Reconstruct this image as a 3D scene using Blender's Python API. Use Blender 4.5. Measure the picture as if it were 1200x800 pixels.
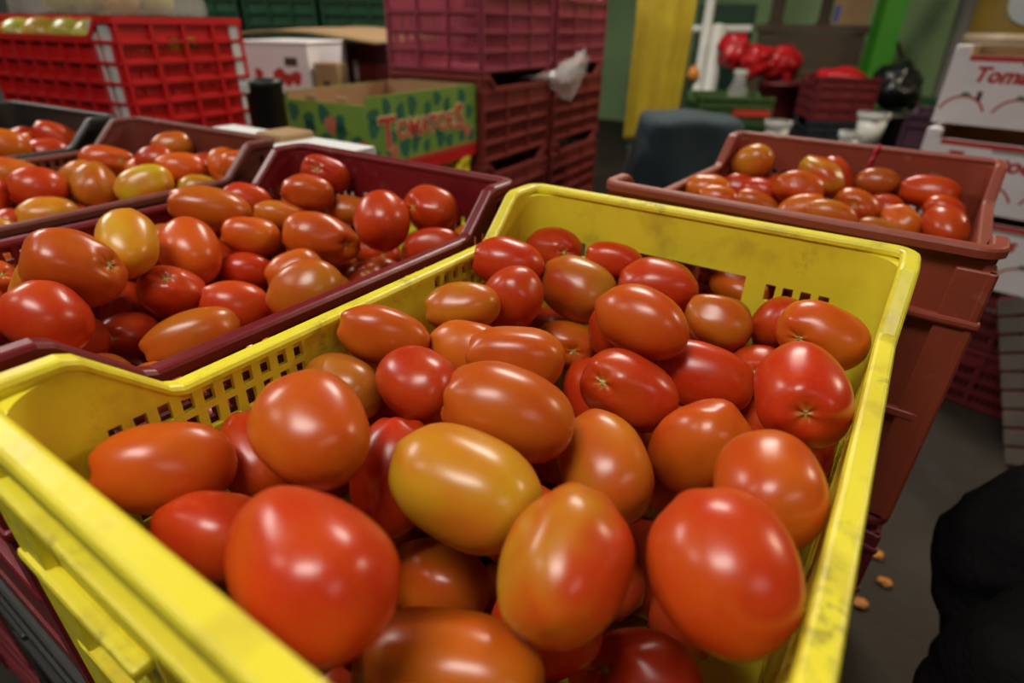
import bpy, bmesh, math, random
from mathutils import Vector, Matrix, Quaternion, noise
for o in list(bpy.data.objects): bpy.data.objects.remove(o, do_unlink=True)
C = bpy.context.scene.collection
R = math.radians
Z0 = 0.87                                   # rim height of a stack of three crates
# ---------------------------------------------------------------- camera
FPX = 677.9
cam_d = bpy.data.cameras.new('camera'); cam = bpy.data.objects.new('camera', cam_d); C.objects.link(cam)
CAMP = Vector((0.3302, -0.0357, 0.1479 + Z0))
CROT = Matrix.Rotation(R(33.236), 3, 'Z') @ Matrix.Rotation(R(61.286), 3, 'X') @ Matrix.Rotation(R(1.092), 3, 'Z')
cam.matrix_world = Matrix.Translation(CAMP) @ CROT.to_4x4()
cam_d.sensor_width = 36; cam_d.lens = FPX / 1200 * 36; cam_d.clip_start = 0.01
cam_d.dof.use_dof = True; cam_d.dof.focus_distance = 0.40; cam_d.dof.aperture_fstop = 4.2
bpy.context.scene.camera = cam
# ---------------------------------------------------------------- world and exposure
sc = bpy.context.scene
w = bpy.data.worlds.new('world'); sc.world = w; w.use_nodes = True
w.node_tree.nodes['Background'].inputs[0].default_value = (0.80, 0.86, 1.0, 1)
w.node_tree.nodes['Background'].inputs[1].default_value = 0.012
sc.view_settings.view_transform = 'Standard'; sc.view_settings.look = 'None'
sc.view_settings.gamma = 1; sc.view_settings.use_curve_mapping = False
sc.view_settings.exposure = 0.0
# hanging lamps of the hall: x, y, z, length, width, turn, watts, colour
LAMPS = [(0.02, -0.60, 2.75, 0.95, 0.50, 25, 26, (1.0, 0.94, 0.88)),
         (2.35, -0.60, 2.75, 1.0, 0.30, 70, 3.5, (1.0, 0.92, 0.88)),
         (-1.75, -1.10, 2.75, 0.9, 0.30, 20, 5, (1.0, 0.93, 0.86)),
         (2.7, 3.3, 2.75, 0.9, 0.30, 10, 70, (1.0, 0.80, 0.55)),
         (-3.6, 0.2, 2.75, 1.1, 0.30, 90, 74, (1.0, 0.93, 0.86)),
         (-0.7, 2.6, 2.75, 1.0, 0.30, 0, 62, (1.0, 0.92, 0.80))]
def at(px, py, d):                           # a point d metres in front of the lens, through a pixel of the 1200x800 frame
    return CAMP + d * (CROT @ Vector(((px - 600) / FPX, -(py - 400) / FPX, -1.0)))
# ---------------------------------------------------------------- materials
def mat(name, col, rough=0.5, col2=None, scale=6.0, mix=(0.35, 0.65), dirt=None, dirt_scale=18.0, dirt_amt=(0.58, 0.72), bump=0.0, bump_scale=60.0, spec=0.5, emit=0.0, metallic=0.0, stretch=(1, 1, 1), speck=None):
    m = bpy.data.materials.new(name); m.use_nodes = True; nt = m.node_tree; N = nt.nodes; Lk = nt.links
    b = N['Principled BSDF']; b.inputs['Roughness'].default_value = rough; b.inputs['Specular IOR Level'].default_value = spec
    b.inputs['Metallic'].default_value = metallic
    tc = N.new('ShaderNodeTexCoord'); mp = N.new('ShaderNodeMapping'); Lk.new(tc.outputs['Object'], mp.inputs[0]); mp.inputs['Scale'].default_value = stretch
    c = N.new('ShaderNodeRGB'); c.outputs[0].default_value = (*col, 1); out = c.outputs[0]
    def layer(out, colb, sc_, lo, hi, det=5):
        n = N.new('ShaderNodeTexNoise'); n.inputs['Scale'].default_value = sc_; n.inputs['Detail'].default_value = det; Lk.new(mp.outputs[0], n.inputs['Vector'])
        mr = N.new('ShaderNodeMapRange'); mr.inputs[1].default_value = lo; mr.inputs[2].default_value = hi; Lk.new(n.outputs[0], mr.inputs[0])
        mx = N.new('ShaderNodeMix'); mx.data_type = 'RGBA'; Lk.new(mr.outputs[0], mx.inputs['Factor']); Lk.new(out, mx.inputs['A']); mx.inputs['B'].default_value = (*colb, 1)
        return mx.outputs['Result']
    if col2: out = layer(out, col2, scale, *mix)
    if dirt: out = layer(out, dirt, dirt_scale, *dirt_amt, det=8)
    if speck:
        n1 = N.new('ShaderNodeTexNoise'); n1.inputs['Scale'].default_value = 16; n1.inputs['Detail'].default_value = 3; Lk.new(mp.outputs[0], n1.inputs['Vector'])
        n2 = N.new('ShaderNodeTexNoise'); n2.inputs['Scale'].default_value = 150; n2.inputs['Detail'].default_value = 6; n2.inputs['Roughness'].default_value = .65; Lk.new(mp.outputs[0], n2.inputs['Vector'])
        m1 = N.new('ShaderNodeMapRange'); m1.inputs[1].default_value = .53; m1.inputs[2].default_value = .76; Lk.new(n1.outputs[0], m1.inputs[0])
        m2 = N.new('ShaderNodeMapRange'); m2.inputs[1].default_value = .46; m2.inputs[2].default_value = .64; Lk.new(n2.outputs[0], m2.inputs[0])
        mu = N.new('ShaderNodeMath'); mu.operation = 'MULTIPLY'; Lk.new(m1.outputs[0], mu.inputs[0]); Lk.new(m2.outputs[0], mu.inputs[1])
        mx = N.new('ShaderNodeMix'); mx.data_type = 'RGBA'; Lk.new(mu.outputs[0], mx.inputs['Factor']); Lk.new(out, mx.inputs['A']); mx.inputs['B'].default_value = (*speck, 1); out = mx.outputs['Result']
    Lk.new(out, b.inputs['Base Color'])
    if bump:
        n = N.new('ShaderNodeTexNoise'); n.inputs['Scale'].default_value = bump_scale; n.inputs['Detail'].default_value = 4; Lk.new(mp.outputs[0], n.inputs['Vector'])
        bp = N.new('ShaderNodeBump'); bp.inputs['Strength'].default_value = bump; bp.inputs['Distance'].default_value = 0.01; Lk.new(n.outputs[0], bp.inputs['Height']); Lk.new(bp.outputs[0], b.inputs['Normal'])
    if emit: b.inputs['Emission Color'].default_value = (*col, 1); b.inputs['Emission Strength'].default_value = emit
    return m
M = {}
M['yellow'] = mat('yellow_plastic', (0.80, 0.71, 0.036), 0.40, (0.76, 0.645, 0.030), 7, dirt=(0.46, 0.34, 0.03), dirt_scale=20, dirt_amt=(0.55, 0.80), bump=0.08, speck=(0.15, 0.12, 0.03))
M['wine'] = mat('wine_plastic', (0.17, 0.007, 0.011), 0.38, (0.14, 0.006, 0.009), 8, dirt=(0.20, 0.06, 0.05), dirt_scale=40, dirt_amt=(0.62, 0.8), bump=0.05)
M['brown'] = mat('brown_plastic', (0.17, 0.035, 0.020), 0.5, (0.13, 0.028, 0.016), 8, dirt=(0.24, 0.12, 0.08), dirt_scale=40, dirt_amt=(0.62, 0.8), bump=0.06)
M['black'] = mat('black_plastic', (0.016, 0.018, 0.016), 0.45, (0.026, 0.028, 0.022), 8, bump=0.05)
M['terra'] = mat('terracotta_plastic', (0.28, 0.048, 0.022), 0.5, (0.23, 0.040, 0.018), 9, dirt=(0.36, 0.15, 0.09), dirt_scale=34, dirt_amt=(0.62, 0.8), bump=0.06)
M['crimson'] = mat('crimson_plastic', (0.16, 0.014, 0.020), 0.5, (0.12, 0.010, 0.014), 8)
M['pink'] = mat('faded_pink_plastic', (0.30, 0.045, 0.075), 0.5, (0.26, 0.040, 0.060), 8)
M['rust'] = mat('rusty_red_plastic', (0.22, 0.030, 0.022), 0.5, (0.18, 0.022, 0.020), 8)
M['red'] = mat('bright_red_plastic', (0.55, 0.010, 0.010), 0.4, (0.48, 0.008, 0.010), 8)
M['darkred'] = mat('dark_red_plastic', (0.13, 0.010, 0.012), 0.5, (0.10, 0.008, 0.010), 8)
M['purple'] = mat('dark_purple_plastic', (0.050, 0.016, 0.035), 0.5, (0.04, 0.012, 0.028), 8)
M['green'] = mat('dark_green_plastic', (0.008, 0.060, 0.022), 0.5, (0.006, 0.046, 0.018), 8)
M['leafgreen'] = mat('leaf_green_plastic', (0.045, 0.10, 0.018), 0.6, (0.035, 0.08, 0.014), 8)
M['white'] = mat('white_strip', (0.62, 0.60, 0.57), 0.35, (0.45, 0.44, 0.42), 30)
M['whitecard'] = mat('white_cardboard', (0.78, 0.73, 0.74), 0.7, (0.70, 0.66, 0.66), 6)
M['card'] = mat('brown_cardboard', (0.38, 0.24, 0.11), 0.8, (0.31, 0.19, 0.085), 5)
M['foam'] = mat('white_foam', (0.72, 0.74, 0.72), 0.7)
M['inkred'] = mat('red_ink', (0.48, 0.030, 0.016), 0.7, (0.42, 0.025, 0.014), 20)
M['inkpale'] = mat('pale_ink', (0.55, 0.46, 0.24), 0.7)
M['inkpink'] = mat('salmon_ink', (0.50, 0.16, 0.08), 0.7, (0.40, 0.10, 0.06), 30)
M['inkgreen'] = mat('dark_green_ink', (0.012, 0.11, 0.055), 0.7)
M['inkleaf'] = mat('leaf_ink', (0.10, 0.16, 0.10), 0.7)
M['inkgrey'] = mat('grey_ink', (0.26, 0.30, 0.26), 0.7)
M['greencard'] = mat('green_printed_cardboard', (0.17, 0.30, 0.035), 0.7, (0.13, 0.24, 0.03), 12)
M['cloth_yellow'] = mat('yellow_cloth', (0.52, 0.38, 0.012), 0.75, (0.44, 0.31, 0.010), 9, bump=0.2, bump_scale=120)
M['teal'] = mat('dark_teal_cloth', (0.018, 0.036, 0.044), 0.85, (0.012, 0.026, 0.034), 8, bump=0.3, bump_scale=140)
M['blackcloth'] = mat('black_cloth', (0.0065, 0.006, 0.0065), 0.85, (0.010, 0.009, 0.0095), 10, bump=0.4, bump_scale=90, spec=0.15)
M['skin'] = mat('skin', (0.42, 0.22, 0.14), 0.5)
M['hair'] = mat('dark_hair', (0.012, 0.009, 0.008), 0.5)
M['wood'] = mat('dark_wood', (0.075, 0.045, 0.022), 0.7, (0.05, 0.03, 0.016), 6, stretch=(1, 1, 6))
M['greywood'] = mat('grey_wood', (0.10, 0.082, 0.062), 0.8, (0.07, 0.055, 0.042), 10, stretch=(1, 6, 1))
M['metal'] = mat('grey_metal', (0.26, 0.25, 0.24), 0.45, metallic=0.3)
M['whitepaint'] = mat('white_paint', (0.55, 0.56, 0.52), 0.5)
M['greenpaint'] = mat('green_paint', (0.040, 0.26, 0.010), 0.5, (0.034, 0.22, 0.010), 6)
M['gold'] = mat('gold_tin', (0.17, 0.11, 0.014), 0.4, (0.13, 0.085, 0.011), 8)
M['greylabel'] = mat('grey_label', (0.26, 0.30, 0.32), 0.5)
M['beige'] = mat('beige_plastic', (0.36, 0.28, 0.18), 0.5)
M['bagred'] = mat('red_bag', (0.48, 0.010, 0.014), 0.35, (0.36, 0.006, 0.010), 9, bump=0.4, bump_scale=20)
M['blackbag'] = mat('black_bag', (0.010, 0.011, 0.011), 0.3, bump=0.5, bump_scale=14)
M['mango'] = mat('yellow_green_skin', (0.52, 0.42, 0.035), 0.3, (0.30, 0.36, 0.05), 5)
M['mangoorange'] = mat('orange_skin', (0.55, 0.30, 0.03), 0.3, (0.48, 0.36, 0.04), 5)
M['stem'] = mat('stem_scar', (0.52, 0.50, 0.16), 0.7, (0.22, 0.17, 0.06), 160, mix=(0.5, 0.65))
M['ribbon'] = mat('red_ribbon', (0.55, 0.02, 0.07), 0.3)
M['orange'] = mat('orange_scrap', (0.55, 0.20, 0.02), 0.5)
M['navy'] = mat('dark_navy', (0.012, 0.016, 0.026), 0.6)
M['blue'] = mat('blue_print', (0.03, 0.07, 0.30), 0.5)
M['floor'] = mat('dirty_concrete', (0.034, 0.024, 0.013), 0.85, (0.022, 0.016, 0.009), 3.5, dirt=(0.03, 0.026, 0.02), dirt_scale=9, dirt_amt=(0.5, 0.7), bump=0.4, bump_scale=30)
M['wallgreen'] = mat('pale_green_wall', (0.33, 0.52, 0.24), 0.6, (0.28, 0.45, 0.21), 2)
M['walldark'] = mat('grimy_wall', (0.10, 0.11, 0.09), 0.8, (0.07, 0.075, 0.06), 1.5)
M['lamp'] = mat('lamp_glow', (1.0, 0.93, 0.84), 0.5, emit=6.0)
def film():
    m = bpy.data.materials.new('clear_plastic_film'); m.use_nodes = True; nt = m.node_tree; N = nt.nodes; Lk = nt.links
    b = N['Principled BSDF']; b.inputs['Base Color'].default_value = (0.75, 0.72, 0.72, 1); b.inputs['Roughness'].default_value = 0.15; b.inputs['Alpha'].default_value = 0.22
    return m
M['film'] = film()
def tomato_mat():
    m = bpy.data.materials.new('tomato_skin'); m.use_nodes = True; nt = m.node_tree; N = nt.nodes; Lk = nt.links
    b = N['Principled BSDF']; b.inputs['Roughness'].default_value = 0.285; b.inputs['Specular IOR Level'].default_value = 0.46
    oi = N.new('ShaderNodeObjectInfo'); t2 = N.new('ShaderNodeAttribute'); t2.attribute_type = 'OBJECT'; t2.attribute_name = 'tone'
    tc = N.new('ShaderNodeTexCoord'); ad = N.new('ShaderNodeVectorMath'); ad.operation = 'ADD'
    rs = N.new('ShaderNodeVectorMath'); rs.operation = 'SCALE'; rs.inputs[0].default_value = (37, 19, 53); Lk.new(oi.outputs['Random'], rs.inputs['Scale'])
    Lk.new(tc.outputs['Object'], ad.inputs[0]); Lk.new(rs.outputs[0], ad.inputs[1])
    n = N.new('ShaderNodeTexNoise'); n.inputs['Scale'].default_value = 0.75; n.inputs['Detail'].default_value = 2.5; Lk.new(ad.outputs[0], n.inputs['Vector'])
    mr = N.new('ShaderNodeMapRange'); mr.inputs[1].default_value = 0.36; mr.inputs[2].default_value = 0.68; Lk.new(n.outputs[0], mr.inputs[0])
    mx = N.new('ShaderNodeMix'); mx.data_type = 'RGBA'; Lk.new(mr.outputs[0], mx.inputs['Factor']); Lk.new(oi.outputs['Color'], mx.inputs['A']); Lk.new(t2.outputs['Color'], mx.inputs['B'])
    n2 = N.new('ShaderNodeTexNoise'); n2.inputs['Scale'].default_value = 14; n2.inputs['Detail'].default_value = 4; Lk.new(ad.outputs[0], n2.inputs['Vector'])
    mr2 = N.new('ShaderNodeMapRange'); mr2.inputs[1].default_value = 0.3; mr2.inputs[2].default_value = 0.75; mr2.inputs[3].default_value = 0.0; mr2.inputs[4].default_value = 0.16; Lk.new(n2.outputs[0], mr2.inputs[0])
    mx2 = N.new('ShaderNodeMix'); mx2.data_type = 'RGBA'; Lk.new(mr2.outputs[0], mx2.inputs['Factor']); Lk.new(mx.outputs['Result'], mx2.inputs['A']); mx2.inputs['B'].default_value = (0.55, 0.16, 0.03, 1)
    ha = N.new('ShaderNodeAttribute'); ha.attribute_name = 'halo'
    mx3 = N.new('ShaderNodeMix'); mx3.data_type = 'RGBA'; Lk.new(ha.outputs['Fac'], mx3.inputs['Factor']); Lk.new(mx2.outputs['Result'], mx3.inputs['A']); mx3.inputs['B'].default_value = (0.50, 0.33, 0.03, 1)
    Lk.new(mx3.outputs['Result'], b.inputs['Base Color'])
    b.inputs['Subsurface Weight'].default_value = 0.06; b.inputs['Subsurface Radius'].default_value = (0.4, 0.06, 0.02); b.inputs['Subsurface Scale'].default_value = 0.02
    return m
M['tomato'] = tomato_mat()
# ---------------------------------------------------------------- helpers
def link(name, me, m=None, parent=None, loc=None):
    o = bpy.data.objects.new(name, me); C.objects.link(o)
    if m is not None and me is not None:
        if not me.materials: me.materials.append(None)
        o.material_slots[0].link = 'OBJECT'; o.material_slots[0].material = M[m]
    if parent: o.parent = parent
    if loc is not None: o.location = loc
    return o
def tag(o, label, cat, group=None):
    o['label'] = label; o['category'] = cat
    if group: o['group'] = group
    return o
def thing(name, label, cat, loc=(0, 0, 0), rz=0.0, group=None):
    o = bpy.data.objects.new(name, None); C.objects.link(o); o.location = loc; o.rotation_euler = (0, 0, rz); o.empty_display_size = 0.05
    return tag(o, label, cat, group)
class MB:
    def __init__(s): s.v = []; s.f = []
    def box(s, x0, x1, y0, y1, z0, z1):
        n = len(s.v)
        s.v += [(x0, y0, z0), (x1, y0, z0), (x1, y1, z0), (x0, y1, z0), (x0, y0, z1), (x1, y0, z1), (x1, y1, z1), (x0, y1, z1)]
        s.f += [tuple(n + i for i in q) for q in ((0, 3, 2, 1), (4, 5, 6, 7), (0, 1, 5, 4), (1, 2, 6, 5), (2, 3, 7, 6), (3, 0, 4, 7))]; return s
    def lathe(s, prof, n=24, cx=0, cy=0, cap=True):
        b = len(s.v)
        for r, z in prof:
            for k in range(n): a = 2 * math.pi * k / n; s.v.append((cx + r * math.cos(a), cy + r * math.sin(a), z))
        for i in range(len(prof) - 1):
            for k in range(n): s.f.append((b + i * n + k, b + i * n + (k + 1) % n, b + (i + 1) * n + (k + 1) % n, b + (i + 1) * n + k))
        if cap: s.f.append(tuple(b + k for k in range(n))[::-1]); s.f.append(tuple(b + (len(prof) - 1) * n + k for k in range(n)))
        return s
    def tube(s, pts, r, n=8):
        pts = [Vector(p) for p in pts]; b = len(s.v)
        for i, p in enumerate(pts):
            t = (pts[min(i + 1, len(pts) - 1)] - pts[max(i - 1, 0)]).normalized(); u = t.orthogonal().normalized()
            if i:
                u = (pu - t * pu.dot(t)).normalized()
            pu = u; q = t.cross(u); rr = r[i] if isinstance(r, (list, tuple)) else r
            for k in range(n): a = 2 * math.pi * k / n; s.v.append(tuple(p + rr * (math.cos(a) * u + math.sin(a) * q)))
        for i in range(len(pts) - 1):
            for k in range(n): s.f.append((b + i * n + k, b + i * n + (k + 1) % n, b + (i + 1) * n + (k + 1) % n, b + (i + 1) * n + k))
        s.f.append(tuple(b + k for k in range(n))[::-1]); s.f.append(tuple(b + (len(pts) - 1) * n + k for k in range(n))); return s
    def mesh(s, name, smooth=False, bevel=0.0, seg=2):
        me = bpy.data.meshes.new(name); me.from_pydata(s.v, [], s.f); me.update()
        bm = bmesh.new(); bm.from_mesh(me)
        if bevel: bmesh.ops.bevel(bm, geom=[e for e in bm.edges if len(e.link_faces) == 2 and e.calc_face_angle(0) > 0.6], offset=bevel, segments=seg, profile=0.5, affect='EDGES', clamp_overlap=True)
        bmesh.ops.recalc_face_normals(bm, faces=bm.faces); bm.to_mesh(me); bm.free()
        if smooth: me.polygons.foreach_set('use_smooth', [True] * len(me.polygons))
        return me
def boxmesh(name, x0, x1, y0, y1, z0, z1, bevel=0.0): return MB().box(x0, x1, y0, y1, z0, z1).mesh(name, bevel=bevel)
def slab(name, us, vs, hole, pos, th, bevel=False):
    # perforated slab: cells of the grid us x vs minus holes; pos(u, v, side) gives the point, side 0 or 1 the two faces
    vid = {}; v = []; f = []
    def vx(i, j, sd):
        k = (i, j, sd)
        if k not in vid: vid[k] = len(v); v.append(tuple(pos(us[i], vs[j], sd * th)))
        return vid[k]
    nu, nv = len(us) - 1, len(vs) - 1
    solid = [[not hole((us[i] + us[i + 1]) / 2, (vs[j] + vs[j + 1]) / 2) for j in range(nv)] for i in range(nu)]
    S = lambda i, j: 0 <= i < nu and 0 <= j < nv and solid[i][j]
    for i in range(nu):
        for j in range(nv):
            if not solid[i][j]: continue
            f.append((vx(i, j, 0), vx(i + 1, j, 0), vx(i + 1, j + 1, 0), vx(i, j + 1, 0))); f.append((vx(i, j, 1), vx(i, j + 1, 1), vx(i + 1, j + 1, 1), vx(i + 1, j, 1)))
            if not S(i - 1, j): f.append((vx(i, j, 0), vx(i, j + 1, 0), vx(i, j + 1, 1), vx(i, j, 1)))
            if not S(i + 1, j): f.append((vx(i + 1, j, 0), vx(i + 1, j, 1), vx(i + 1, j + 1, 1), vx(i + 1, j + 1, 0)))
            if not S(i, j - 1): f.append((vx(i, j, 0), vx(i, j, 1), vx(i + 1, j, 1), vx(i + 1, j, 0)))
            if not S(i, j + 1): f.append((vx(i, j + 1, 0), vx(i + 1, j + 1, 0), vx(i + 1, j + 1, 1), vx(i, j + 1, 1)))
    me = bpy.data.meshes.new(name); me.from_pydata(v, [], f); bm = bmesh.new(); bm.from_mesh(me); bmesh.ops.recalc_face_normals(bm, faces=bm.faces); bm.to_mesh(me); bm.free(); return me
def cuts(lo, hi, rects, k):                     # grid lines for slab from hole rectangles
    s = {lo, hi}
    for r in rects: s |= {r[k], r[k + 1]}
    return sorted(x for x in s if lo - 1e-9 <= x <= hi + 1e-9)
# ---------------------------------------------------------------- crates
H = 0.29; RT, SL, DIP = 0.050, 0.043, 0.042      # corner return, slope run, depth of the dip in the long sides
def ztop(y, L):
    e = min(y, L - y)
    if e <= RT: return H
    if e >= RT + SL: return H - DIP
    t = (e - RT) / SL
    return H - DIP * t
def rim_path(W, L, rad=0.020, inset=0.0):
    pts = []
    for cx, cy, a0 in ((W - rad, rad, -90), (W - rad, L - rad, 0), (rad, L - rad, 90), (rad, rad, 180)):
        for k in range(6):
            a = R(a0 + 18 * k); pts.append((cx + (rad - inset) * math.cos(a), cy + (rad - inset) * math.sin(a)))
        if a0 == -90: ys = [RT - .004, RT + .003, RT + SL - .003, RT + SL + .004, L / 2, L - RT - SL - .004, L - RT - SL + .003, L - RT - .003, L - RT + .004]; pts += [(W - inset, y) for y in ys]
        if a0 == 90: ys = [L - RT + .004, L - RT - .003, L - RT - SL + .003, L - RT - SL - .004, L / 2, RT + SL + .004, RT + SL - .003, RT + .003, RT - .004]; pts += [(inset, y) for y in ys]
    return pts
def sweep_rim(name, W, L, prof, zf, rad=0.020):
    # prof: (inward offset, dz) closed loop
    v = []; f = []; base = rim_path(W, L, rad); n = len(base); loops = {}
    for q, dz in prof:
        pp = rim_path(W, L, rad, q)
        for (x, y), (bx_, by_) in zip(pp, base): v.append((x, y, zf(by_) + dz))
    k = len(prof)
    for a in range(k):
        b = (a + 1) % k
        for i in range(n): j = (i + 1) % n; f.append((a * n + i, a * n + j, b * n + j, b * n + i))
    me = bpy.data.meshes.new(name); me.from_pydata(v, [], f); bm = bmesh.new(); bm.from_mesh(me); bmesh.ops.recalc_face_normals(bm, faces=bm.faces); bm.to_mesh(me); bm.free(); return me
def crate_meshes(W, L):
    P = {}
    wr = 0.0135
    P['rim'] = sweep_rim('rim', W, L, [(0, -.009), (0, -.003), (.0012, -.0008), (.003, 0), (wr - .003, 0), (wr - .0012, -.0008), (wr, -.003), (wr, -.006), (.0085, -.0065), (.0085, -.012), (.004, -.012), (.004, -.009)], lambda y: ztop(y, L))
    P['rib'] = MB().box(-.001, .118, -.001, .0085, -.004, .004).mesh('rib', bevel=.0025)
    P['rib_long'] = MB().box(-.001, W + .001, -.001, .0085, -.004, .004).mesh('rib_long', bevel=.0025)
    P['rib_low'] = sweep_rim('rib_low', W, L, [(.002, -.004), (.001, -.003), (.001, .003), (.002, .004), (.0075, .004), (.0075, -.004)], lambda y: H - .165)
    P['foot'] = sweep_rim('foot', W, L, [(.006, 0), (.006, .022), (.014, .022), (.014, 0)], lambda y: 0.0)
    P['base'] = boxmesh('base', .011, W - .011, .011, L - .011, .004, .010)
    # long side wall
    rects = []
    for y0 in (.053, L - .053 - 9 * .0133 - .0075):
        for k in range(10):
            for z0, z1 in ((.0785, .065), (.0605, .048), (.0965, .083), (.118, .101), (.140, .123)): rects.append((y0 + k * .0133, y0 + k * .0133 + .0072, H - z0, H - z1))
    inh = lambda u, v: any(r[0] < u < r[1] and r[2] < v < r[3] for r in rects)
    us = sorted(set(cuts(.007, L - .007, rects, 0) + [RT, RT + SL, L - RT, L - RT - SL, RT + SL / 2, L - RT - SL / 2])); vs = cuts(.008, H - .012, rects, 2)
    vt = vs[-1]; vp = vs[-2]
    def pos(u, v, t):
        if v == vt: v = ztop(u, L) - .0055 if ztop(u, L) > H - DIP + 1e-6 else H - DIP - .004
        return (.0082 + t, u, v)
    P['side_wall'] = slab('side_wall', us, vs, inh, pos, .004)
    # end wall
    rects = [(.122, .240, H - .128, H - .049)]
    for s in (0, 1):
        for k in range(4):
            for z0, z1 in ((.068, .052), (.090, .073), (.118, .101), (.140, .123)):
                a = .256 + k * .0145 if s else W - .256 - k * .0145 - .0085
                rects.append((a, a + .0085, H - z0, H - z1))
    for k in range(14):
        a = .085 + k * .0145
        for z0, z1 in ((.118, .101), (.140, .123)): rects.append((a, a + .0085, H - z0, H - z1)) if (.105 < a < .245 and z1 > .13) else None
    inh2 = lambda u, v: any(r[0] < u < r[1] and r[2] < v < r[3] for r in rects)
    P['end_wall'] = slab('end_wall', cuts(.007, W - .007, rects, 0), cuts(.008, H - .006, rects, 2), inh2, lambda u, v, t: (u, .0082 + t, v), .004)
    # corner post: an L of ribs outside the corner, and a fillet that rounds it inside
    mb = MB(); mb.box(.001, .030, .002, .0082, .004, H - .020); mb.box(.002, .0082, .001, .030, .004, H - .020)
    P['corner_post'] = mb.mesh('corner_post', bevel=.0012, seg=1)
    v = []; f = []; rr = .030; n = 9
    for z in (.010, H - .008):
        for k in range(n): a = R(180 + 90 * k / (n - 1)); v.append((.0121 + rr + rr * math.cos(a), .0121 + rr + rr * math.sin(a), z))
    f = [(k, n + k, n + k + 1, k + 1) for k in range(n - 1)]; sm = len(f)
    b = len(v); v += [v[k] for k in range(2 * n)] + [(.0100, .0100, .010), (.0100, .0100, H - .008)]
    f += [tuple(range(b, b + n)) + (b + 2 * n,), tuple(range(b + 2 * n - 1, b + n - 1, -1)) + (b + 2 * n + 1,)]
    me = bpy.data.meshes.new('corner_fillet'); me.from_pydata(v, [], f)
    for p in me.polygons: p.use_smooth = p.index < sm
    P['corner_fillet'] = me
    return P
CM = {}
def harvest_crate(loc, rz, W, L, m, label, group=None, zr=.100):
    key = (W, L)
    if key not in CM: CM[key] = crate_meshes(W, L)
    P = CM[key]; t = thing('harvest_crate', label, 'crate', loc, rz, group)
    link('rim', P['rim'], m, t)
    for k in ('rib_low', 'foot', 'base'): link('rib' if k.startswith('rib') else k, P[k], m, t)
    for x in (0, W - .117):
        link('rib', P['rib'], m, t, (x, 0, H - zr)); o = link('rib', P['rib'], m, t, (W - x, L, H - zr)); o.rotation_euler.z = math.pi
    if zr > .08:
        link('rib', P['rib_long'], m, t, (0, 0, H - .040)); o = link('rib', P['rib_long'], m, t, (W, L, H - .040)); o.rotation_euler.z = math.pi
    link('side_wall', P['side_wall'], m, t); o = link('side_wall', P['side_wall'], m, t, (W, L, 0)); o.rotation_euler.z = math.pi
    link('end_wall', P['end_wall'], m, t); o = link('end_wall', P['end_wall'], m, t, (W, L, 0)); o.rotation_euler.z = math.pi
    for k, (x, y, a) in enumerate(((0, 0, 0), (W, 0, 90), (W, L, 180), (0, L, 270))):
        for q in ('corner_post', 'corner_fillet'):
            o = link(q, P[q], m, t, (x, y, 0)); o.rotation_euler.z = R(a)
    return t
LMS = {}
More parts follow.
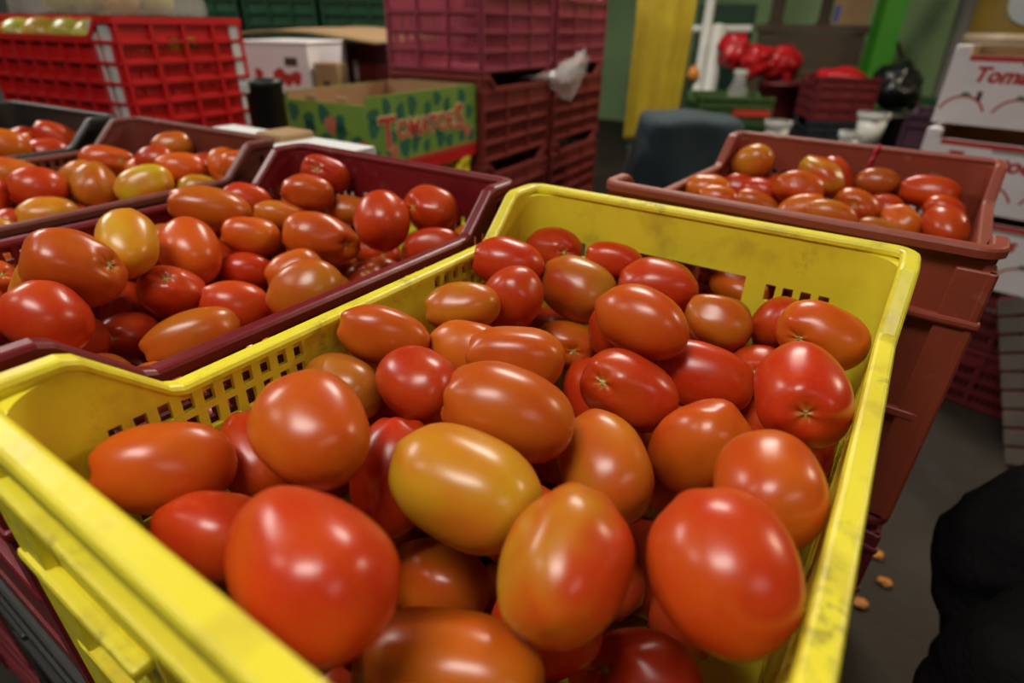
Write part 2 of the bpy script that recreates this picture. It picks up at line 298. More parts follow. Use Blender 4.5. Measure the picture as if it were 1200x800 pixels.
def lattice_crate(loc, rz, W, L, m, label, rows=4, nx=3, ny=4, h=H, slots=True, strips=None, group=None, hand=False):
    key = (W, L, rows, nx, ny, h, slots, hand)
    if key not in LMS:
        P = {}; hz = h / H
        zf = lambda y: ztop(y, L) - H + h
        P['rim'] = sweep_rim('rim', W, L, [(0, -.016), (0, 0), (.014, 0), (.014, -.016)], zf, .012)
        lev = [.012 + (h - DIP - .024) * k / rows for k in range(rows + 1)]
        P['lev'] = lev
        for z in lev[:-1]: pass
        P['rib'] = sweep_rim('rib', W, L, [(.001, -.0035), (.001, .0035), (.012, .0035), (.012, -.0035)], lambda y: 0, .012)
        def panel(n, length, dip):
            rects = []
            for r_ in range(rows):
                for c_ in range(n):
                    a0 = .014 + (length - .028) * c_ / n; a1 = .014 + (length - .028) * (c_ + 1) / n; k = max(3, int((a1 - a0) / .014)); st = (a1 - a0) / (k + 1)
                    if slots and r_ < rows - (1 if dip else 0):
                        for q in range(k): rects.append((a0 + st * (q + .66), a0 + st * (q + 1.28), lev[r_] + .010, lev[r_ + 1] - .010))
            if hand and not dip: rects.append((length * .38, length * .60, h - .072, h - .045))
            inh = lambda u, v: any(q[0] < u < q[1] and q[2] < v < q[3] for q in rects)
            us = cuts(.008, length - .008, rects, 0)
            if dip: us = sorted(set(us + [RT, RT + SL, L - RT - SL, L - RT]))
            vs = cuts(.006, h - .010, rects, 2); vt = vs[-1]
            def pos(u, v, t):
                if v == vt and dip: v = zf(u) - .008
                return (.010 + t, u, v) if dip else (u, .010 + t, v)
            return slab('panel', us, vs, inh, pos, .004)
        P['side_wall'] = panel(ny, L, True); P['end_wall'] = panel(nx, W, False)
        P['postx'] = boxmesh('post', -.004, .004, 0, .0115, .004, h - .014, .0); P['posty'] = boxmesh('post', 0, .0115, -.004, .004, .004, h - DIP - .014)
        P['base'] = boxmesh('base', .011, W - .011, .011, L - .011, .002, .008)
        LMS[key] = P
    P = LMS[key]; t = thing('lattice_crate', label, 'crate', loc, rz, group)
    link('rim', P['rim'], m, t); link('base', P['base'], m, t)
    for z in P['lev']: link('rib', P['rib'], m, t, (0, 0, z))
    link('side_wall', P['side_wall'], m, t); o = link('side_wall', P['side_wall'], m, t, (W, L, 0)); o.rotation_euler.z = math.pi
    link('end_wall', P['end_wall'], m, t); o = link('end_wall', P['end_wall'], m, t, (W, L, 0)); o.rotation_euler.z = math.pi
    for k in range(nx + 1):
        x = .014 + (W - .028) * k / nx
        link('post', P['postx'], m, t, (x, .001, 0)); o = link('post', P['postx'], m, t, (x, L - .001, 0)); o.rotation_euler.z = math.pi
    for k in range(ny + 1):
        y = .014 + (L - .028) * k / ny
        link('post', P['posty'], m, t, (.001, y, 0)); o = link('post', P['posty'], m, t, (W - .001, y, 0)); o.rotation_euler.z = math.pi
    return t
# ---------------------------------------------------------------- the setting
def struct(name, me, m): o = link(name, me, m); o['kind'] = 'structure'; return o
struct('floor', boxmesh('floor', -6, 4.2, -3.5, 7.2, -0.1, 0.0), 'floor')
struct('ceiling', boxmesh('ceiling', -6, 4.2, -3.5, 7.2, 3.4, 3.5), 'walldark')
struct('wall_back', boxmesh('wall_back', -6, 4.2, 7.0, 7.2, 0, 3.4), 'wallgreen')
struct('wall_left', boxmesh('wall_left', -6.1, -6, -3.5, 7.2, 0, 3.4), 'walldark')
struct('wall_right', boxmesh('wall_right', 4.2, 4.3, -3.5, 7.2, 0, 3.4), 'walldark')
for i, (x, y, z, ln, wd, rz, wt, col) in enumerate(LAMPS):
    where = ['above the yellow crate', 'by the right wall near the entrance', 'near the entrance left of the crates', 'with a warm glow by the back right', 'by the left wall', 'above the back of the stalls'][i]
    t = thing('ceiling_lamp', 'white hanging lamp fitting ' + where, 'lamp', (x, y, z), R(rz))
    link('housing', MB().box(-ln / 2 - .03, ln / 2 + .03, -wd / 2 - .02, wd / 2 + .02, .012, .07).mesh('housing', bevel=.008), 'whitepaint', t)
    link('diffuser', MB().box(-ln / 2, ln / 2, -wd / 2, wd / 2, .002, .014).mesh('diffuser', bevel=.003), 'lamp', t)
    for s in (-1, 1): link('cord', MB().tube([(s * ln * .4, 0, .068), (s * ln * .4, 0, 3.402 - z)], .004, 6).mesh('cord'), 'black', t)
    ld = bpy.data.lights.new('lamp_light', 'AREA'); ld.shape = 'RECTANGLE'; ld.size = ln; ld.size_y = wd; ld.energy = wt; ld.color = col
    lo = bpy.data.objects.new('lamp_light', ld); C.objects.link(lo); lo.parent = t; lo.location = (0, 0, -.004)
ROWS = '''
YR 0.1849 0.0492 -0.0343 0.97 -0.23 0.09 0.0404 0.0278
YR 0.0939 0.0559 -0.0796 0.88 0.46 -0.10 0.0291 0.0226
YO 0.0420 0.0635 -0.0660 0.48 0.84 -0.25 0.0351 0.0251
YR 0.0442 0.1123 -0.0912 0.83 -0.31 -0.47 0.0312 0.0215
YO 0.1076 0.1117 -0.0424 0.96 -0.26 -0.11 0.0365 0.0292
YD 0.0453 0.1840 -0.0784 1.00 -0.05 0.03 0.0314 0.0236
YR 0.1010 0.2016 -0.0644 0.98 -0.20 0.02 0.0315 0.0248
YO 0.0452 0.2274 -0.0554 0.76 0.58 -0.30 0.0346 0.0221
YO 0.0925 0.2667 -0.0709 0.99 0.15 -0.02 0.0309 0.0247
YA 0.0625 0.2989 -0.0547 0.77 0.64 0.07 0.0306 0.0202
YR 0.0747 0.3508 -0.0644 0.61 -0.10 0.79 0.0327 0.0269
YR 0.0459 0.3902 -0.0486 0.85 0.51 -0.14 0.0344 0.0238
YR 0.0529 0.4632 -0.0560 1.00 0.02 -0.05 0.0312 0.0235 0.785 -0.572 0.236
YR 0.1181 0.4673 -0.0553 0.93 0.34 -0.14 0.0291 0.0199
YP 0.1032 0.4209 -0.0713 0.99 -0.09 -0.14 0.0386 0.0298
YR 0.1731 0.4463 -0.0616 0.96 0.28 -0.08 0.0373 0.0271
YO 0.1980 0.3446 -0.0474 0.97 -0.21 -0.09 0.0383 0.0274
YA 0.2356 0.4236 -0.0697 0.95 0.04 -0.30 0.0290 0.0220
YD 0.2284 0.4664 -0.0846 0.97 -0.23 0.12 0.0283 0.0217
YR 0.2788 0.4569 -0.0733 0.40 -0.36 0.84 0.0272 0.0226
YO 0.3131 0.4186 -0.0548 0.98 -0.05 -0.17 0.0333 0.0248 -0.519 -0.849 0.099
YR 0.2772 0.4090 -0.0942 0.92 -0.19 0.33 0.0248 0.0214 0.022 -0.930 0.368
YR 0.3158 0.3100 -0.0467 0.36 -0.91 -0.20 0.0339 0.0280 0.205 -0.964 0.171
YR 0.2467 0.3650 -0.0890 0.98 0.14 -0.11 0.0376 0.0257
YR 0.2109 0.2992 -0.0792 0.95 0.14 -0.29 0.0356 0.0267 -0.426 -0.763 0.487
YR 0.1571 0.3560 -0.1370 0.30 -0.47 -0.83 0.0344 0.0253
YO 0.1134 0.3903 -0.1155 0.91 0.42 -0.06 0.0318 0.0232 0.667 -0.705 0.240
YR 0.0498 0.4628 -0.1461 0.96 0.13 0.23 0.0315 0.0237
YO 0.1445 0.2518 -0.0526 0.86 0.51 -0.06 0.0341 0.0229
YO 0.1758 0.1995 -0.0550 0.89 0.39 -0.23 0.0400 0.0282
YG 0.1884 0.1397 -0.0611 1.00 0.02 -0.03 0.0415 0.0296
YR 0.1222 0.1521 -0.0970 0.31 -0.61 -0.73 0.0368 0.0258
YA 0.2250 0.2340 -0.0963 0.67 -0.65 -0.35 0.0373 0.0290
YO 0.2704 0.2782 -0.0904 0.45 -0.14 0.88 0.0381 0.0286
YO 0.3186 0.2213 -0.0561 0.36 -0.93 -0.05 0.0316 0.0266
YP 0.2566 0.1233 -0.0552 0.16 -0.96 -0.25 0.0354 0.0273
YR 0.3139 0.1508 -0.0479 0.60 -0.77 -0.20 0.0342 0.0293
YO 0.1514 0.1512 -0.1713 0.93 -0.04 0.36 0.0402 0.0279
YO 0.2275 0.0758 -0.0979 0.93 0.27 0.23 0.0436 0.0268
YR 0.2835 0.1699 -0.1793 0.86 0.16 0.48 0.0407 0.0277 -0.563 -0.536 0.628
YR 0.2483 0.3000 -0.2390 0.27 -0.70 -0.66 0.0391 0.0283
YR 0.3255 0.3445 -0.1167 0.11 -0.86 -0.50 0.0311 0.0208
WO -0.2157 0.1371 -0.0351 0.42 0.71 -0.57 0.0370 0.0301 0.790 0.598 0.131
WR -0.1790 0.0976 -0.0556 0.77 0.24 -0.59 0.0296 0.0272
WG -0.2472 0.1946 -0.0350 0.76 -0.45 -0.46 0.0372 0.0251
WO -0.2680 0.2589 -0.0672 0.82 -0.36 -0.45 0.0373 0.0303
WR -0.2317 0.2144 -0.0868 0.51 0.77 -0.38 0.0309 0.0251 0.490 -0.347 0.800
WR -0.2473 0.3062 -0.0997 0.57 0.77 -0.29 0.0302 0.0219
WO -0.3256 0.3225 -0.0466 0.53 0.80 -0.30 0.0451 0.0266
WR -0.3395 0.3789 -0.0495 0.57 0.76 -0.32 0.0295 0.0200
WO -0.2648 0.3295 -0.0680 0.58 0.76 -0.29 0.0318 0.0223
WA -0.2726 0.3759 -0.0578 0.60 0.75 -0.27 0.0309 0.0191
WO -0.2716 0.4189 -0.0371 0.63 0.74 -0.22 0.0314 0.0217
WR -0.2855 0.4616 -0.0253 0.65 0.68 -0.34 0.0319 0.0228 0.291 -0.824 0.485
WO -0.2117 0.3819 -0.0746 0.66 0.68 -0.32 0.0439 0.0287 0.960 0.264 -0.097
WR -0.1326 0.4050 -0.0455 0.65 -0.59 -0.47 0.0329 0.0308
WR -0.1084 0.4593 -0.0404 0.98 -0.15 -0.11 0.0354 0.0272 -0.231 -0.932 0.279
WR -0.0762 0.4241 -0.0665 0.73 0.68 0.07 0.0317 0.0194
WA -0.2525 0.4621 -0.0669 0.67 0.74 -0.09 0.0276 0.0194
WO -0.1962 0.3296 -0.0949 0.49 0.85 0.21 0.0314 0.0230
WA -0.1063 0.2757 -0.0765 0.71 0.54 0.45 0.0369 0.0291
WR -0.1774 0.2433 -0.1001 0.58 0.74 -0.36 0.0332 0.0260
WA -0.1553 0.1863 -0.1013 0.35 0.93 0.14 0.0407 0.0239
WR -0.2837 0.1847 -0.1386 0.43 0.87 -0.24 0.0307 0.0237 0.405 -0.846 0.348
WR -0.3346 0.2052 -0.1341 0.58 -0.49 -0.65 0.0366 0.0217
WO -0.1801 0.4271 -0.1271 0.64 0.76 0.11 0.0352 0.0209 0.315 -0.752 0.579
WR -0.2063 0.4615 -0.1154 0.71 0.70 -0.11 0.0301 0.0219 0.893 -0.397 0.211
WA -0.0648 0.4700 -0.0724 0.96 0.25 0.14 0.0256 0.0184
WA -0.2780 0.1274 -0.0618 0.28 0.44 0.85 0.0331 0.0202
WO -0.3431 0.1116 -0.0702 0.71 0.60 -0.37 0.0215 0.0215 0.822 0.259 0.507
WR -0.2936 0.0854 -0.0787 0.84 -0.37 -0.39 0.0327 0.0193
WA -0.2821 0.0853 -0.1245 0.39 0.74 -0.55 0.0241 0.0201
WA -0.3368 0.2656 -0.0752 0.68 0.66 0.32 0.0265 0.0232
BR -0.6721 0.2753 -0.0660 0.31 0.94 -0.09 0.0353 0.0294
BA -0.6546 0.3379 -0.0716 0.74 -0.40 -0.54 0.0398 0.0306
BG -0.5296 0.3497 -0.0565 0.33 0.90 0.30 0.0380 0.0280
BG -0.6142 0.2576 -0.0882 0.31 0.95 -0.05 0.0348 0.0235
BA -0.7398 0.2714 -0.0569 0.31 0.91 -0.27 0.0370 0.0256
BA -0.7193 0.3452 -0.0704 0.61 0.67 0.42 0.0311 0.0253
BO -0.7395 0.4014 -0.0587 0.41 0.87 -0.27 0.0423 0.0271 0.949 0.226 0.219
BA -0.6303 0.4527 -0.0282 0.46 0.89 -0.01 0.0302 0.0216
BO -0.5438 0.4122 -0.0450 0.48 0.87 -0.13 0.0345 0.0242
BO -0.5133 0.4617 -0.0474 0.52 -0.28 -0.81 0.0300 0.0240 0.777 -0.625 -0.074
BO -0.4661 0.4578 -0.0375 0.55 0.83 -0.10 0.0291 0.0228
BR -0.6119 0.4110 -0.0414 0.73 0.64 0.26 0.0284 0.0216
BR -0.5652 0.4605 -0.0536 0.77 0.59 0.25 0.0285 0.0222
BR -0.7340 0.3402 -0.1361 0.63 0.71 0.31 0.0327 0.0273
BO -0.6114 0.3286 -0.1166 0.33 0.94 0.11 0.0305 0.0253
BR -0.7010 0.2236 -0.0765 0.50 -0.43 -0.75 0.0389 0.0229
BG -0.6192 0.1998 -0.0997 0.33 0.77 -0.55 0.0255 0.0199
BR -0.6519 0.2205 -0.0996 0.52 0.71 0.47 0.0226 0.0193
BG -0.4983 0.4078 -0.0688 0.50 0.85 -0.18 0.0299 0.0228
BO -0.7410 0.3977 -0.1336 0.67 0.68 0.29 0.0315 0.0258
KO -0.8892 0.3171 -0.0388 0.31 0.89 -0.34 0.0365 0.0274
KR -0.9447 0.4140 -0.0469 0.35 0.72 -0.60 0.0383 0.0290
KR -0.9042 0.3779 -0.0604 0.32 0.95 -0.02 0.0349 0.0253
KR -0.8549 0.4268 -0.0571 0.33 0.91 0.25 0.0298 0.0235
TA 0.1260 0.9661 -0.0389 0.87 -0.17 0.45 0.0328 0.0271
TO 0.1131 0.7814 -0.0467 0.96 0.26 0.02 0.0303 0.0204
TO 0.1367 0.7468 -0.0509 0.97 0.20 -0.16 0.0282 0.0204
TR 0.1204 0.9308 -0.0732 0.98 0.21 -0.02 0.0292 0.0220
TR 0.1589 0.8928 -0.0674 0.97 -0.25 0.05 0.0311 0.0234
TA 0.1666 0.8505 -0.0749 0.95 0.10 -0.28 0.0321 0.0196
TR 0.1655 0.9771 -0.0773 0.95 -0.29 -0.05 0.0290 0.0235
TO 0.2136 0.8747 -0.0492 0.98 0.09 -0.18 0.0337 0.0250
TP 0.2315 0.9288 -0.0394 0.79 -0.44 -0.43 0.0360 0.0239
TR 0.2479 0.9719 -0.0457 0.48 -0.53 -0.70 0.0337 0.0220
TD 0.3020 0.9761 -0.0458 0.99 0.05 0.13 0.0298 0.0207
TO 0.2878 0.9095 -0.0681 0.94 -0.04 -0.35 0.0324 0.0219 -0.064 -0.964 0.257
TA 0.2669 0.8019 -0.0612 0.99 0.04 -0.12 0.0337 0.0198
TO 0.2287 0.8346 -0.0668 0.90 0.20 0.38 0.0308 0.0198
TR 0.3227 0.9463 -0.0753 0.89 -0.45 -0.11 0.0252 0.0209
TO 0.3475 0.9015 -0.0806 0.79 -0.53 -0.32 0.0301 0.0219
TD 0.3275 0.8617 -0.0881 0.98 -0.04 -0.18 0.0310 0.0182
TR 0.3686 0.9673 -0.0489 1.00 -0.05 -0.06 0.0373 0.0237
TR 0.3900 0.9258 -0.0607 0.97 -0.11 -0.23 0.0255 0.0180
TR 0.3942 0.8689 -0.0694 0.43 -0.84 -0.33 0.0346 0.0238
YF 0.3005 0.0472 -0.0681 0.50 0.85 -0.17 0.0330 0.0281
YF 0.1658 0.3870 -0.0838 -0.77 0.54 -0.33 0.0291 0.0268
YF 0.1554 0.0564 -0.0907 -0.85 0.51 0.14 0.0291 0.0245
YF 0.1185 0.3027 -0.0983 -0.87 0.44 0.22 0.0280 0.0248
YF 0.1477 0.2161 -0.1006 0.04 0.93 0.36 0.0356 0.0265
YF 0.3175 0.2112 -0.1063 0.68 0.73 0.04 0.0269 0.0246
YF 0.2002 0.1728 -0.1071 0.94 0.27 -0.20 0.0311 0.0256
YF 0.0572 0.2986 -0.1072 -1.00 0.05 -0.02 0.0331 0.0263
YF 0.1498 0.4576 -0.1092 0.76 -0.64 -0.15 0.0268 0.0251
YF 0.2001 0.4379 -0.1109 -0.86 0.51 -0.09 0.0266 0.0246
YF 0.0535 0.2313 -0.1107 -0.87 -0.46 0.18 0.0329 0.0276
YF 0.3154 0.0769 -0.1159 -0.92 0.40 0.06 0.0281 0.0248
YF 0.2444 0.1317 -0.1160 0.60 0.77 0.22 0.0290 0.0248
YF 0.0546 0.0550 -0.1167 -0.93 0.34 -0.17 0.0302 0.0252
YF 0.1086 0.2540 -0.1169 0.47 0.83 -0.29 0.0284 0.0247
YF 0.1167 0.0862 -0.1179 -0.84 -0.40 -0.37 0.0329 0.0248
YF 0.0516 0.3703 -0.1187 -0.48 0.85 0.22 0.0294 0.0256
YF 0.2946 0.4440 -0.1218 0.94 -0.33 0.02 0.0320 0.0267
YF 0.0497 0.1536 -0.1239 -0.23 -0.93 -0.28 0.0328 0.0273
YF 0.3012 0.3882 -0.1275 0.74 0.67 -0.07 0.0305 0.0245
YF 0.1007 0.1897 -0.1272 -0.10 -0.98 -0.16 0.0285 0.0263
YF 0.2480 0.3267 -0.1276 0.91 -0.28 -0.30 0.0304 0.0272
YF 0.3078 0.2693 -0.1289 0.22 -0.91 0.34 0.0270 0.0249
YF 0.1698 0.2681 -0.1287 -0.95 0.19 -0.23 0.0305 0.0278
YF 0.2371 0.4050 -0.1293 0.28 0.93 0.22 0.0297 0.0253
YF 0.0976 0.3346 -0.1343 0.16 -0.92 -0.35 0.0338 0.0252
WF -0.0754 0.0641 -0.0678 -0.96 0.19 0.22 0.0294 0.0262
WF -0.3047 0.1663 -0.0686 -0.84 -0.49 -0.21 0.0355 0.0278
WF -0.3349 0.4587 -0.0686 0.61 0.74 -0.28 0.0299 0.0246
WF -0.3135 0.0445 -0.0715 -0.80 -0.60 0.03 0.0268 0.0254
WF -0.2978 0.4254 -0.0872 -0.78 -0.59 -0.23 0.0326 0.0259
WF -0.0773 0.1125 -0.0931 0.43 -0.83 0.35 0.0265 0.0248
WF -0.1392 0.0891 -0.0959 0.94 -0.15 0.29 0.0306 0.0263
WF -0.1101 0.4514 -0.0957 -0.59 -0.78 0.18 0.0328 0.0250
WF -0.3288 0.3708 -0.0971 -0.92 0.26 -0.29 0.0278 0.0253
WF -0.0633 0.2018 -0.1021 0.47 -0.82 0.33 0.0289 0.0246
WF -0.2371 0.1225 -0.1034 0.29 -0.92 0.27 0.0300 0.0247
WF -0.3199 0.3143 -0.1048 -0.66 0.71 -0.27 0.0303 0.0274
WF -0.0809 0.3947 -0.1049 -0.86 0.50 -0.07 0.0262 0.0246
WF -0.0667 0.3055 -0.1070 0.22 -0.97 0.14 0.0277 0.0262
WF -0.2647 0.3781 -0.1099 -0.70 0.69 -0.18 0.0331 0.0266
WF -0.1409 0.3272 -0.1119 0.02 -1.00 0.07 0.0298 0.0256
WF -0.1011 0.0482 -0.1126 0.07 -0.97 -0.21 0.0299 0.0252
WF -0.3319 0.1220 -0.1164 -0.06 0.94 0.33 0.0330 0.0265
WF -0.1083 0.2330 -0.1181 0.94 0.30 0.15 0.0275 0.0247
WF -0.3359 0.0477 -0.1187 0.39 -0.86 -0.32 0.0304 0.0254
WF -0.2916 0.2361 -0.1186 0.94 0.33 -0.07 0.0286 0.0252
WF -0.3279 0.4594 -0.1209 -0.94 -0.24 0.24 0.0311 0.0253
WF -0.2271 0.2610 -0.1250 -0.94 -0.17 -0.28 0.0312 0.0272
WF -0.1263 0.1325 -0.1259 -0.71 0.63 0.31 0.0302 0.0276
WF -0.1888 0.1168 -0.1258 -0.41 0.87 -0.29 0.0274 0.0247
WF -0.2641 0.4428 -0.1262 -0.98 0.03 -0.21 0.0297 0.0247
WF -0.1819 0.0526 -0.1275 0.67 -0.73 -0.11 0.0272 0.0252
WF -0.1924 0.1946 -0.1328 -0.62 -0.78 0.02 0.0270 0.0246
WF -0.1910 0.3666 -0.1332 0.12 0.99 -0.12 0.0277 0.0245
WF -0.0662 0.1509 -0.1337 -0.53 -0.79 0.31 0.0300 0.0264
BF -0.6913 0.1667 -0.0659 0.96 0.25 -0.14 0.0347 0.0265
BF -0.4873 0.1199 -0.0659 0.72 0.66 -0.22 0.0296 0.0258
BF -0.5550 0.1332 -0.0663 0.02 -1.00 0.03 0.0328 0.0262
BF -0.6722 0.4285 -0.0673 -0.25 -0.96 -0.13 0.0351 0.0273
BF -0.6154 0.4507 -0.0758 -0.37 -0.92 0.14 0.0285 0.0255
BF -0.5943 0.3818 -0.0799 -0.91 0.34 0.22 0.0295 0.0251
BF -0.4653 0.3343 -0.0909 -0.80 0.50 -0.33 0.0271 0.0251
BF -0.4723 0.4534 -0.0940 0.79 -0.52 0.31 0.0294 0.0279
BF -0.6085 0.1455 -0.0962 0.71 -0.68 0.18 0.0316 0.0265
BF -0.5489 0.4266 -0.0962 -0.84 0.48 -0.24 0.0303 0.0270
BF -0.7340 0.1834 -0.1000 0.51 0.79 -0.35 0.0321 0.0271
BF -0.4753 0.1861 -0.1001 -0.63 0.78 0.01 0.0307 0.0263
BF -0.5470 0.3699 -0.1073 -0.08 -0.99 0.13 0.0307 0.0268
BF -0.7157 0.2877 -0.1077 -0.90 -0.29 0.33 0.0279 0.0255
BF -0.5270 0.1331 -0.1092 -0.20 -0.98 -0.02 0.0324 0.0253
BF -0.6671 0.1404 -0.1111 -0.49 0.81 -0.33 0.0267 0.0249
BF -0.4674 0.1043 -0.1116 -0.91 0.40 0.07 0.0274 0.0259
BF -0.6342 0.4179 -0.1117 0.48 -0.85 -0.23 0.0266 0.0247
BF -0.4917 0.3755 -0.1132 0.66 0.69 -0.30 0.0274 0.0252
BF -0.5150 0.2297 -0.1136 0.66 -0.75 0.03 0.0285 0.0250
BF -0.6837 0.4468 -0.1161 0.81 0.55 -0.22 0.0351 0.0260
BF -0.4630 0.2576 -0.1209 0.60 0.79 -0.17 0.0264 0.0252
BF -0.6645 0.2627 -0.1233 0.93 0.22 -0.28 0.0292 0.0261
BF -0.5131 0.3220 -0.1240 0.51 -0.86 -0.10 0.0299 0.0265
BF -0.5849 0.2199 -0.1300 0.87 -0.48 0.10 0.0273 0.0249
BF -0.5110 0.4307 -0.1329 0.12 -0.98 -0.16 0.0273 0.0259
BF -0.7313 0.2361 -0.1331 0.01 -0.99 -0.14 0.0297 0.0257
KF -0.9791 0.2295 -0.0652 -0.97 0.15 0.21 0.0304 0.0264
KF -1.0797 0.4018 -0.0660 0.81 0.52 0.28 0.0380 0.0284
KF -0.9594 0.3205 -0.0651 0.00 -0.94 -0.34 0.0346 0.0259
KF -0.8793 0.2171 -0.0662 -0.98 -0.14 -0.12 0.0354 0.0267
KF -1.0984 0.3004 -0.0662 -0.72 0.68 -0.10 0.0316 0.0262
KF -1.0501 0.3442 -0.0663 0.46 -0.84 0.29 0.0315 0.0283
KF -0.9202 0.2702 -0.0669 -0.41 -0.91 0.03 0.0291 0.0273
KF -1.1279 0.3560 -0.0672 -0.69 0.65 0.33 0.0324 0.0256
KF -1.0669 0.2433 -0.0671 0.47 0.84 0.29 0.0306 0.0248
KF -1.0042 0.3911 -0.0664 0.71 0.61 0.35 0.0312 0.0285
KF -1.0075 0.2782 -0.0750 -0.20 -0.98 -0.05 0.0304 0.0272
KF -0.8557 0.3135 -0.0878 0.35 -0.93 0.12 0.0277 0.0252
KF -0.9417 0.1936 -0.0897 -0.95 0.31 0.05 0.0268 0.0251
KF -0.8437 0.1740 -0.0916 0.49 0.81 -0.32 0.0289 0.0252
KF -1.0041 0.3432 -0.0956 -0.81 0.49 0.32 0.0270 0.0246
KF -0.8790 0.4171 -0.1018 -0.98 0.02 -0.21 0.0285 0.0249
KF -0.9303 0.3506 -0.1009 -0.65 -0.73 0.21 0.0280 0.0250
KF -1.1156 0.2358 -0.1008 0.80 -0.59 -0.11 0.0302 0.0269
KF -0.8653 0.2624 -0.1003 -0.80 0.54 0.27 0.0310 0.0253
KF -1.0595 0.3055 -0.1043 0.65 -0.73 0.21 0.0310 0.0256
KF -0.9591 0.2711 -0.1059 0.26 0.91 -0.32 0.0338 0.0270
KF -0.9397 0.4032 -0.1073 -0.49 0.86 -0.12 0.0264 0.0249
KF -1.0384 0.2481 -0.1078 -0.56 0.82 0.13 0.0283 0.0247
KF -1.1247 0.4008 -0.1111 0.60 -0.75 0.27 0.0319 0.0258
KF -1.0531 0.3856 -0.1118 0.24 0.95 -0.18 0.0333 0.0250
KF -1.1100 0.3337 -0.1151 -0.52 -0.84 0.11 0.0284 0.0265
KF -0.9071 0.3042 -0.1155 -0.82 -0.55 0.17 0.0294 0.0268
KF -0.9950 0.4101 -0.1170 0.58 0.76 0.28 0.0319 0.0262
KF -0.8946 0.1792 -0.1185 -0.66 0.73 0.17 0.0316 0.0268
KF -0.9832 0.2000 -0.1192 -0.06 -0.97 -0.23 0.0296 0.0249
KF -0.8755 0.3655 -0.1214 0.88 0.45 -0.16 0.0289 0.0248
KF -1.0053 0.2981 -0.1278 -0.92 -0.33 -0.19 0.0294 0.0246
KF -0.8479 0.2151 -0.1333 0.66 0.72 -0.21 0.0315 0.0280
KF -0.9216 0.2344 -0.1329 0.92 -0.38 -0.08 0.0330 0.0269
TF 0.3197 0.5989 -0.0660 -0.57 -0.81 -0.17 0.0313 0.0247
TF 0.1183 0.6750 -0.0662 -0.95 -0.20 -0.23 0.0317 0.0272
TF 0.2389 0.6361 -0.0663 0.74 0.62 0.26 0.0342 0.0272
TF 0.1589 0.5906 -0.0665 0.98 -0.18 -0.10 0.0333 0.0258
TF 0.3712 0.6719 -0.0663 -0.96 -0.14 0.25 0.0301 0.0283
TF 0.1806 0.6482 -0.0673 -0.70 -0.70 -0.11 0.0315 0.0246
TF 0.3059 0.6692 -0.0675 0.47 0.87 -0.13 0.0262 0.0249
TF 0.3750 0.6070 -0.0711 -0.95 -0.16 0.29 0.0269 0.0256
TF 0.2250 0.7062 -0.0754 -0.95 0.30 -0.11 0.0322 0.0268
TF 0.3696 0.7487 -0.0830 0.05 0.97 0.23 0.0292 0.0256
TF 0.1233 0.8111 -0.0850 -0.25 0.94 0.24 0.0300 0.0256
TF 0.1678 0.7240 -0.0859 0.54 -0.79 0.29 0.0299 0.0245
TF 0.1039 0.6181 -0.0875 0.20 -0.92 0.35 0.0337 0.0262
TF 0.2993 0.7443 -0.0875 -0.49 0.85 0.20 0.0323 0.0257
TF 0.2223 0.9090 -0.0899 0.88 -0.43 -0.19 0.0283 0.0268
TF 0.2844 0.6237 -0.0919 -0.74 -0.56 -0.36 0.0277 0.0249
TF 0.2198 0.9633 -0.0913 -0.95 -0.28 -0.14 0.0302 0.0260
TF 0.1116 0.7398 -0.0925 0.18 -0.96 0.21 0.0297 0.0258
TF 0.2286 0.7547 -0.0971 0.92 -0.31 0.24 0.0308 0.0266
TF 0.2635 0.8412 -0.0999 1.00 -0.07 0.00 0.0275 0.0253
TF 0.3734 0.8096 -0.0994 -0.87 0.49 0.06 0.0285 0.0267
TF 0.2774 0.9599 -0.1008 -0.59 -0.81 -0.05 0.0290 0.0255
TF 0.1690 0.7792 -0.1015 0.16 -0.98 -0.09 0.0266 0.0247
TF 0.3764 0.9611 -0.1024 0.32 0.93 -0.19 0.0295 0.0250
TF 0.2163 0.5907 -0.1054 0.89 -0.39 -0.22 0.0339 0.0274
TF 0.3351 0.6491 -0.1061 0.72 0.69 0.09 0.0281 0.0255
TF 0.2678 0.6767 -0.1074 0.77 -0.63 -0.10 0.0280 0.0249
TF 0.1212 0.8769 -0.1075 0.65 -0.76 0.03 0.0291 0.0262
TF 0.3474 0.5812 -0.1090 -0.72 0.68 -0.10 0.0314 0.0251
TF 0.1605 0.6772 -0.1098 -0.12 0.93 0.34 0.0267 0.0245
TF 0.3508 0.7043 -0.1120 -0.48 0.87 -0.12 0.0275 0.0254
TF 0.3014 0.8010 -0.1123 -0.83 0.54 -0.13 0.0275 0.0260
TF 0.3908 0.9057 -0.1135 -0.55 -0.77 -0.32 0.0312 0.0262
TF 0.1715 0.9179 -0.1126 0.48 0.83 -0.28 0.0300 0.0258
TF 0.2221 0.8117 -0.1133 -0.54 0.82 -0.17 0.0304 0.0249
TF 0.2856 0.8870 -0.1144 -0.98 -0.01 -0.22 0.0291 0.0275
TF 0.2111 0.6576 -0.1142 -0.59 0.72 0.36 0.0290 0.0269
TF 0.1442 0.5927 -0.1157 -0.98 0.15 -0.09 0.0273 0.0253
TF 0.1196 0.9517 -0.1174 -0.30 -0.90 0.32 0.0277 0.0263
TF 0.1851 0.8647 -0.1198 -0.99 0.12 -0.05 0.0269 0.0250
TF 0.1106 0.6896 -0.1226 0.61 0.78 0.12 0.0285 0.0261
TF 0.3217 0.9276 -0.1241 -0.42 0.90 -0.07 0.0322 0.0257
TF 0.3346 0.7583 -0.1282 -0.10 0.98 0.17 0.0274 0.0245
TF 0.3766 0.6153 -0.1315 -0.50 0.83 -0.25 0.0285 0.0252
